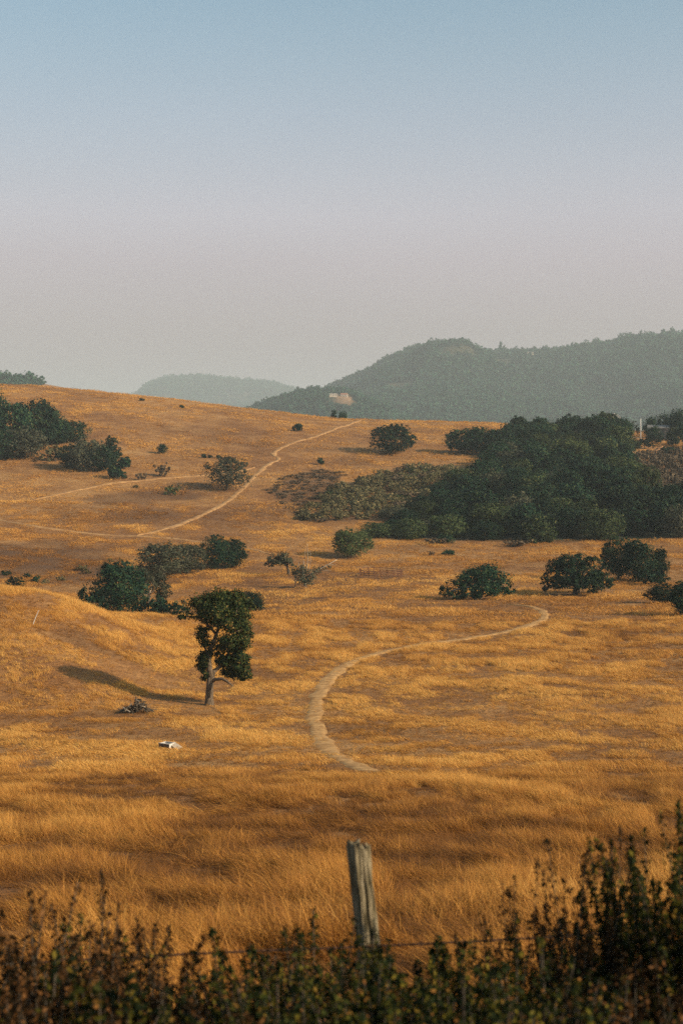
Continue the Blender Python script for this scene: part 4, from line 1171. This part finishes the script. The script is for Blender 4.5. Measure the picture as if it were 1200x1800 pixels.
# single trees standing out on the ridge
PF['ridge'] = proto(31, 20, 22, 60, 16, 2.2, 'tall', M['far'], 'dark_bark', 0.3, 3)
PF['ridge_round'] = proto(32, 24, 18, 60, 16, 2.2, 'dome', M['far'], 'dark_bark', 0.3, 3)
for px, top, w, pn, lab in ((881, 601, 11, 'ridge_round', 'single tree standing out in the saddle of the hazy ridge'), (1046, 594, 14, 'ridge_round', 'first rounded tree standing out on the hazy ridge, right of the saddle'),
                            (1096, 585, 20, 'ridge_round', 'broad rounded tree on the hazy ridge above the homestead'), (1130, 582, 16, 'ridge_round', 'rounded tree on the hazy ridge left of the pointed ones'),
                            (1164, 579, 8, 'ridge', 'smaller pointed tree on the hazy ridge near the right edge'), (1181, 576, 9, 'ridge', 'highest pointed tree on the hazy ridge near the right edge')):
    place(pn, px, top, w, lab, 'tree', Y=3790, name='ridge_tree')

# ---- dry grass
def blade_clump(seed, n, rad, h, width, bend, segs=3):
    rng = np.random.default_rng(seed)
    a = rng.uniform(0, 6.283, n); q = rad * np.sqrt(rng.uniform(0, 1, n))
    base = np.stack([q * np.cos(a), q * np.sin(a), np.full(n, -0.04)], 1)
    hh = h * rng.uniform(0.55, 1.15, n)
    lean_dir = rng.normal(0, 0.75, n) + math.pi            # mostly towards local -x
    bd = bend * rng.uniform(0.3, 1.5, n)
    ld = np.stack([np.cos(lean_dir), np.sin(lean_dir), np.zeros(n)], 1)
    fa = rng.uniform(0, 3.1416, n)
    wd = np.stack([np.cos(fa), np.sin(fa), np.zeros(n)], 1) * (width * rng.uniform(0.6, 1.3, n))[:, None] * 0.5
    V = []
    for k in range(segs):
        t = k / segs
        c = base + ld * (bd * hh * t ** 1.8)[:, None] + np.array([0, 0, 1]) * (hh * t * (1 - 0.25 * bd * t))[:, None]
        w_ = wd * (1 - 0.55 * t)
        V += [c - w_, c + w_]
    V.append(base + ld * (bd * hh)[:, None] + np.array([0, 0, 1]) * (hh * (1 - 0.25 * bd))[:, None])
    V = np.stack(V, 1); nv = V.shape[1]; V = V.reshape(-1, 3)
    b = np.arange(n) * nv; q4, t3 = [], []
    for k in range(segs - 1):
        q4.append(np.stack([b + 2 * k, b + 2 * k + 1, b + 2 * k + 3, b + 2 * k + 2], 1))
    t3 = np.stack([b + 2 * (segs - 1), b + 2 * (segs - 1) + 1, b + nv - 1], 1)
    return mesh_np('grass_tuft', V, [np.concatenate(q4), t3], M['grass'])

def path_dist(x, y):
    d = np.full(len(x), 1e9)
    for c, hw in path_xy:
        cc = c[::2]
        for k in range(0, len(x), 4000):
            dd = np.sqrt((x[k:k + 4000, None] - cc[None, :, 0]) ** 2 + (y[k:k + 4000, None] - cc[None, :, 1]) ** 2).min(1) - hw
            d[k:k + 4000] = np.minimum(d[k:k + 4000], dd)
    return d

def grass_zone(name, y0, y1, um, n, meshes, hfun, label, sz=1.0, seed=0):
    rng = np.random.default_rng(900 + seed)
    Y = np.sqrt(rng.uniform(y0 ** 2, y1 ** 2, n)); X = rng.uniform(-um, um, n) * Y
    z, ix = H(X, Y, True)
    keep = (ix == 0) & ~inpoly(X, Y, WOOD)
    pd = path_dist(X, Y)
    keep &= (pd > rng.uniform(-0.45, 0.30, n) * max(1.0, y0 / 150)) | (rng.uniform(0, 1, n) < (0.12 if y0 < 150 else 0.24))
    # tufts with bare thatch between them, larger where the grass is farther off
    g = 1.0 if y0 < 50 else 1.7 if y0 < 150 else 3.4 if y0 < 300 else 5.5
    T = smooth(-0.16, 0.20, fbm(X / (1.5 * g), Y / (1.9 * g), 62, 3))
    thin = fbm(X / (3.0 * g), Y / (3.4 * g), 55, 3)
    keep &= (0.30 + 0.70 * T > rng.uniform(0, 1, n)) & (thin > rng.uniform(-0.42, -0.08, n))
    X, Y, z, pd, T = X[keep], Y[keep], z[keep], pd[keep], T[keep]; m = len(X)
    patch = fbm(X / 7.0, Y / 8.0, 60, 4); broad = fbm(X / 32.0, Y / 40.0, 61, 3)
    calm = 1.0 if y0 < 150 else 0.75 if y0 < 300 else 0.55
    tint = np.clip(0.50 + (patch * 0.9 + broad * 1.0 + (T - 0.55) * 0.55) * calm + rng.normal(0, 0.13, m) + hfun(X, Y)[1] - 0.55 * weedy(X, Y), 0, 1)
    hs = hfun(X, Y)[0] * (0.38 + 0.95 * T) * (1 + patch * 0.9) * rng.uniform(0.7, 1.3, m)
    hs *= 0.30 + 0.70 * smooth(-0.3, 1.3, pd)
    s = sz * rng.uniform(0.8, 1.25, m)
    heading = fbm(X / 4.0, Y / 4.0, 63, 3) * 4.6 + rng.normal(0, 0.45, m) - 0.25
    lean = np.clip(0.20 + fbm(X / 2.4, Y / 2.4, 64, 3) * 2.0, -0.2, 1.15)
    rot = np.stack([rng.normal(0, 0.12, m), -lean, heading], 1)
    scl = np.stack([s, s, np.clip(hs, 0.2, 2.2)], 1)
    scatter_stuff(name, np.stack([X, Y, z], 1), rot, scl, rng.integers(0, len(meshes), m), tint, meshes, label)
    print(name, m)

near_m = [blade_clump(700 + k, 52, 0.22, 0.50, 0.0095, 1.0) for k in range(7)]
mid_m = [blade_clump(720 + k, 30, 0.30, 0.45, 0.020, 0.8, 2) for k in range(6)]
far_m = [blade_clump(740 + k, 26, 0.70, 0.42, 0.050, 0.8, 2) for k in range(5)]
hill_m = [blade_clump(760 + k, 24, 1.30, 0.45, 0.10, 0.8, 2) for k in range(5)]
tall_tint = lambda X, Y: (1.0 - 0.35 * smooth(40, 62, Y), -0.20 + 0.16 * smooth(40, 62, Y))
def mid_h(X, Y):
    h = 0.55 + 0.45 * smooth(108, 135, Y) + 0.35 * smooth(80, 62, Y)
    return h, 0.10 + 0.10 * smooth(66, 80, Y) * smooth(150, 110, Y) - 0.02
grass_zone('tall_dry_grass', 9.5, 62, 0.42, 42000, near_m, tall_tint, 'tall tangled orange grass of the near slope', 1.0, 1)
grass_zone('pasture_grass', 61, 175, 0.34, 95000, mid_m, mid_h, 'golden grass of the pasture round the lone oak', 1.0, 2)
grass_zone('valley_grass', 173, 370, 0.33, 80000, far_m, lambda X, Y: (np.full(len(X), .8), 0 * X), 'dry grass of the valley below the wood', 1.0, 3)
grass_zone('hillside_grass', 366, 720, 0.32, 80000, hill_m, lambda X, Y: (np.full(len(X), .7), 0 * X + 0.02), 'dry grass on the far hillside', 1.0, 4)

# ------------------------------------------------------------------ the fence beside the line
def fence():
    Yp = 10.0
    s = Yp / F
    xb = (682 - CX) * s; zb = h1(xb, Yp)
    root = empty('fence_post', (xb, Yp, zb)); tag(root, 'old weathered split wood fence post leaning left behind the hedge', 'fence post')
    top = Vector(((628 - 682) * s, 0.03, Yp * (HZ - 1482) / F - zb))
    rng = np.random.default_rng(8)
    def prism(prof, z0, z1, name, taper=0.92, jag=0.03):
        cxm = np.mean(prof, axis=0); dense = []
        for i in range(len(prof)):                       # fissured faces: grooves that run the length of the post
            a_, b_ = np.array(prof[i]), np.array(prof[(i + 1) % len(prof)])
            for t_ in (0, .25, .5, .75):
                q_ = a_ + (b_ - a_) * t_
                dense.append(tuple(q_ + (cxm - q_) * (rng.uniform(0, .26) if t_ else rng.uniform(0, .1))))
        prof = dense
        n = len(prof); V = []; K = 17
        for k in range(K):
            t = z0 + (z1 - z0) * k / (K - 1)
            for i, (a, b) in enumerate(prof):
                w = 1 - (1 - taper) * t
                jx, jy = rng.normal(0, .0030, 2)
                V.append((top.x * t + a * w + jx, top.y * t + b * w + jy, -0.3 + (top.z + .3) * t + (rng.uniform(-jag * 1.6, jag) if k == K - 1 else 0)))
        q = [(k * n + i, k * n + (i + 1) % n, (k + 1) * n + (i + 1) % n, (k + 1) * n + i) for k in range(K - 1) for i in range(n)]
        V.append((top.x * z1, top.y * z1 + np.mean([p[1] for p in prof]), -0.3 + (top.z + .3) * z1 - .02)); c = len(V) - 1
        V[c] = (np.mean([V[(K - 1) * n + i][0] for i in range(n)]), np.mean([V[(K - 1) * n + i][1] for i in range(n)]), V[c][2])
        t3 = [(c, (K - 1) * n + i, (K - 1) * n + (i + 1) % n) for i in range(n)]
        return mobj(name, mesh_np(name, V, [np.array(q), np.array(t3)], M['post'], False), root)
    # two split halves with a dark crack in the weathered face
    prism([(-.092, .045), (-.058, -.035), (-.022, -.092), (.014, -.078), (.026, -.058), (.020, .05), (-.05, .095)], 0, 1.0, 'split_half')
    prism([(.022, -.040), (.032, -.066), (.066, -.052), (.092, -.022), (.080, .05), (.024, .062)], 0, .985, 'split_half')
    # a staple holding the wire
    zw = Yp * (HZ - 1664) / F - zb
    mb = MB().tube([(-.13, -.06, zw + .02), (-.13, -.125, zw), (-.13, -.06, zw - .02)], [.004] * 3, 5); mobj('staple', mb.mesh('staple', M['wire']), root)
    # barbed strand
    xb = (651 - CX) * s
    wr = empty('barbed_wire', (xb, Yp - .118, zb + zw)); tag(wr, 'single sagging strand of rusty barbed wire through the hedge', 'wire')
    rows = [(-1400, 1690), (-500, 1694), (0, 1694), (150, 1687), (420, 1673), (600, 1666), (640, 1664), (830, 1655), (1000, 1645), (1200, 1634), (1700, 1600), (2600, 1580)]
    xs = np.arange(-8, 8.01, .05); Yw = Yp - .118
    zz = pchip([(p - CX) * Yw / F for p, r in rows], [Yw * (HZ - r) / F for p, r in rows], xs)
    for ph in (0, math.pi):
        pts = [(x - xb, .004 * math.cos(x * 70 + ph), z - (zb + zw) + .004 * math.sin(x * 70 + ph)) for x, z in zip(xs, zz)]
        mb = MB().tube(pts, [.0065] * len(pts), 4, False); mobj('strand', mb.mesh('strand', M['wire']), wr)
    barb = MB()
    for a in (0.5, 2.1):
        d = Vector((.35, math.cos(a), math.sin(a))) * .022; barb.tube([tuple(-d), tuple(d)], [.003, .003], 4)
    bm_ = barb.mesh('barb', M['wire'])
    for k in range(0, len(xs), 3):
        b = mobj('barb', bm_, wr); b.location = (xs[k] - xb, 0, zz[k] - (zb + zw)); b.rotation_euler = (rng.uniform(0, 3), 0, 0)
fence()

# ------------------------------------------------------------------ hedge of shrubs along the line
def sprig_shrub(seed, w, h, nst, per, leaf, mat, spike=0.5, upright=0.25):
    """upright leafy sprigs rising from one root stock"""
    rng = np.random.default_rng(seed); mb = MB(); C, Nn = [], []
    for k in range(nst):
        a = rng.uniform(0, 6.28); q = w * 0.5 * math.sqrt(rng.uniform(0, 1))
        b0 = np.array([q * .45 * math.cos(a), q * .45 * math.sin(a), 0])
        hh = h * rng.uniform(1 - spike, 1.0) * (1 - 0.25 * (q / (w * .5)) ** 2)
        tip = np.array([q * math.cos(a) + rng.normal(0, upright * .3), q * math.sin(a) + rng.normal(0, upright * .3), hh])
        mid = (b0 + tip) / 2 + np.array([rng.normal(0, .05), rng.normal(0, .05), .05])
        mb.tube([tuple(b0), tuple(mid), tuple(tip)], [.008, .006, .003], 4, False)
        n = int(per * 1.35 * rng.uniform(.6, 1.4))
        t = 1 - rng.uniform(0, 1, n) ** 1.3 * 0.85
        P = ((1 - t) ** 2)[:, None] * b0 + (2 * t * (1 - t))[:, None] * mid + (t ** 2)[:, None] * tip
        rad = (0.012 + 0.075 * np.sqrt(np.clip(1 - t, 0, 1)))
        aa = rng.uniform(0, 6.28, n); off = np.stack([np.cos(aa), np.sin(aa), rng.normal(0, .3, n)], 1) * (rad * rng.uniform(.3, 1.2, n))[:, None]
        C.append(P + off); Nn.append(off / (np.linalg.norm(off, axis=1, keepdims=True) + 1e-6) * .5 + np.array([0, 0, .6]))
    v, f = leaf_cloud(rng, np.concatenate(C), np.concatenate(Nn), leaf, 0.55, .5, .2)
    return mesh_np('foliage', v, f, mat), mb.mesh('stem', M['dark_bark'])
HP = {
    'green_a': sprig_shrub(1, 1.5, 1.4, 62, 115, .036, M['hedge']),
    'green_b': sprig_shrub(2, 1.3, 1.3, 56, 110, .042, M['hedge'], .6),
    'green_c': sprig_shrub(3, 1.7, 1.3, 70, 110, .034, M['hedge'], .45, .5),
    'red_a': sprig_shrub(4, 1.3, 1.4, 50, 110, .034, M['hedge_red'], .6, .45),
    'red_b': sprig_shrub(5, 1.2, 1.4, 46, 100, .038, M['hedge_red'], .65, .5),
    'thin': sprig_shrub(6, 1.1, 1.6, 26, 105, .034, M['hedge_red'], .5, .7),
    'tall': sprig_shrub(7, 1.3, 2.1, 75, 150, .042, M['hedge'], .5, .4),
}
HB = {'green_a': 1.4, 'green_b': 1.3, 'green_c': 1.3, 'red_a': 1.4, 'red_b': 1.4, 'thin': 1.6, 'tall': 2.1}
def hedge(pn, px, top, Y, label, wide=1.0, group=None):
    x = (px - CX) / F * Y; z = h1(x, Y) - .05
    h = (Y * (HZ - top) / F - z) * 1.08
    o = empty('hedge_shrub', (x, Y, z), rnd.uniform(0, 6.28), (wide, wide, h / HB[pn])); tag(o, label, 'shrub', group)
    fo, st = HP[pn]; mobj('foliage', fo, o); mobj('stem', st, o)
hedge('red_a', -20, 1560, 8.2, 'tall russet shrub in the bottom left corner')
hedge('red_b', 90, 1590, 8.4, 'russet shrub with upright sprigs, second from the bottom left corner')
hedge('thin', 165, 1572, 8.6, 'thin russet sprigs rising highest left of the wire gap', .8)
hedge('red_b', 245, 1590, 8.6, 'thin reddish shrub with one high sprig at the left end of the bare wire', .8)
hedge('red_a', 330, 1700, 8.3, 'low reddish brown shrub under the bare stretch of wire', 1.0)
hedge('green_b', 450, 1645, 8.5, 'dark green shrub at the right end of the bare stretch of wire', .9)
hedge('green_a', 545, 1634, 8.6, 'dark green shrub just left of the fence post', .9)
hedge('green_c', 650, 1690, 8.4, 'low green shrub in front of the foot of the fence post', .8)
hedge('green_b', 745, 1668, 8.6, 'green shrub with yellow leaves right of the fence post', .9)
hedge('green_a', 850, 1635, 8.6, 'dark green shrub with tall sprigs midway between post and right edge', .9)
hedge('thin', 905, 1545, 8.9, 'thin dark sprigs standing up left of the tall right shrub', .7)
hedge('thin', 1000, 1500, 8.8, 'tall open sprigs with grass showing between, left of the tall right shrub', .9)
hedge('thin', 1065, 1490, 9.0, 'tall thin brown sprigs beside the tall right shrub', .7)
hedge('tall', 1185, 1425, 8.8, 'tallest dark leafy shrub at the right edge of the hedge', .8)
hedge('tall', 1290, 1410, 8.4, 'tall dark shrub beyond the right edge, partly in the picture', .8)
hedge('green_c', 960, 1660, 8.2, 'broad dark green shrub below the tall open sprigs', 1.0)
hedge('red_a', 1090, 1650, 8.3, 'russet and green shrub below the tall right shrub', 1.0)
hedge('red_b', 1190, 1660, 7.9, 'russet shrub in the bottom right corner', 1.0)
hedge('red_a', 30, 1612, 9.2, 'russet shrub filling the gap behind the bottom left corner', 1.1)
hedge('green_c', 125, 1632, 9.3, 'olive green shrub behind the russet sprigs at the left', 1.0)
hedge('red_b', 215, 1655, 9.2, 'russet shrub behind the left end of the wire', 1.0)
hedge('tall', 1130, 1500, 9.2, 'dark leafy shrub half hidden behind the tallest right shrub', .8)
low = [('red_a', 10, 1690, 7.2), ('green_b', 110, 1700, 7.1), ('red_b', 215, 1720, 7.2), ('green_a', 320, 1750, 7.0), ('red_a', 410, 1745, 7.1), ('green_c', 510, 1730, 7.0), ('green_a', 610, 1735, 7.1),
       ('green_b', 705, 1725, 7.0), ('green_c', 800, 1715, 7.1), ('green_a', 890, 1715, 7.0), ('green_b', 985, 1720, 7.1), ('red_a', 1080, 1730, 7.0), ('red_b', 1170, 1720, 7.1), ('green_c', 1260, 1700, 7.2), ('red_b', -90, 1670, 7.4)]
ORD = ['first', 'second', 'third', 'fourth', 'fifth', 'sixth', 'seventh', 'eighth', 'ninth', 'tenth', 'eleventh', 'twelfth', 'thirteenth', 'fourteenth', 'fifteenth', 'sixteenth', 'seventeenth', 'eighteenth', 'nineteenth', 'twentieth',
       'twenty first', 'twenty second', 'twenty third', 'twenty fourth', 'twenty fifth', 'twenty sixth', 'twenty seventh', 'twenty eighth', 'twenty ninth', 'thirtieth']
for k, (pn, px, top, Y) in enumerate(sorted(low, key=lambda q: q[1])):
    hedge(pn, px, top, Y, 'low %s shrub of the hedge front on the bottom edge, %s from the left' % ('russet' if 'red' in pn else 'dark green', ORD[k]), 1.0, 'shrubs of the hedge front')

# ------------------------------------------------------------------ haze: one closed box of even thin air
def haze():
    m, n, l = new_mat('haze_air')
    pv = n.new('ShaderNodeVolumePrincipled')
    pv.inputs['Color'].default_value = (*HAZE_COLOR, 1)
    pv.inputs['Density'].default_value = HAZE_DENSITY
    pv.inputs['Anisotropy'].default_value = 0.0
    o = n.new('ShaderNodeOutputMaterial'); l.new(pv.outputs[0], o.inputs['Volume'])
    z0 = float(gz.min()) - 1.0
    z1 = float(gz.max()) + 40.0
    mb = MB().box((0, 0, (z0 + z1) / 2), (24400, 24400, z1 - z0))
    tag(mobj('haze', mb.mesh('haze', m)), kind='stuff')
haze()
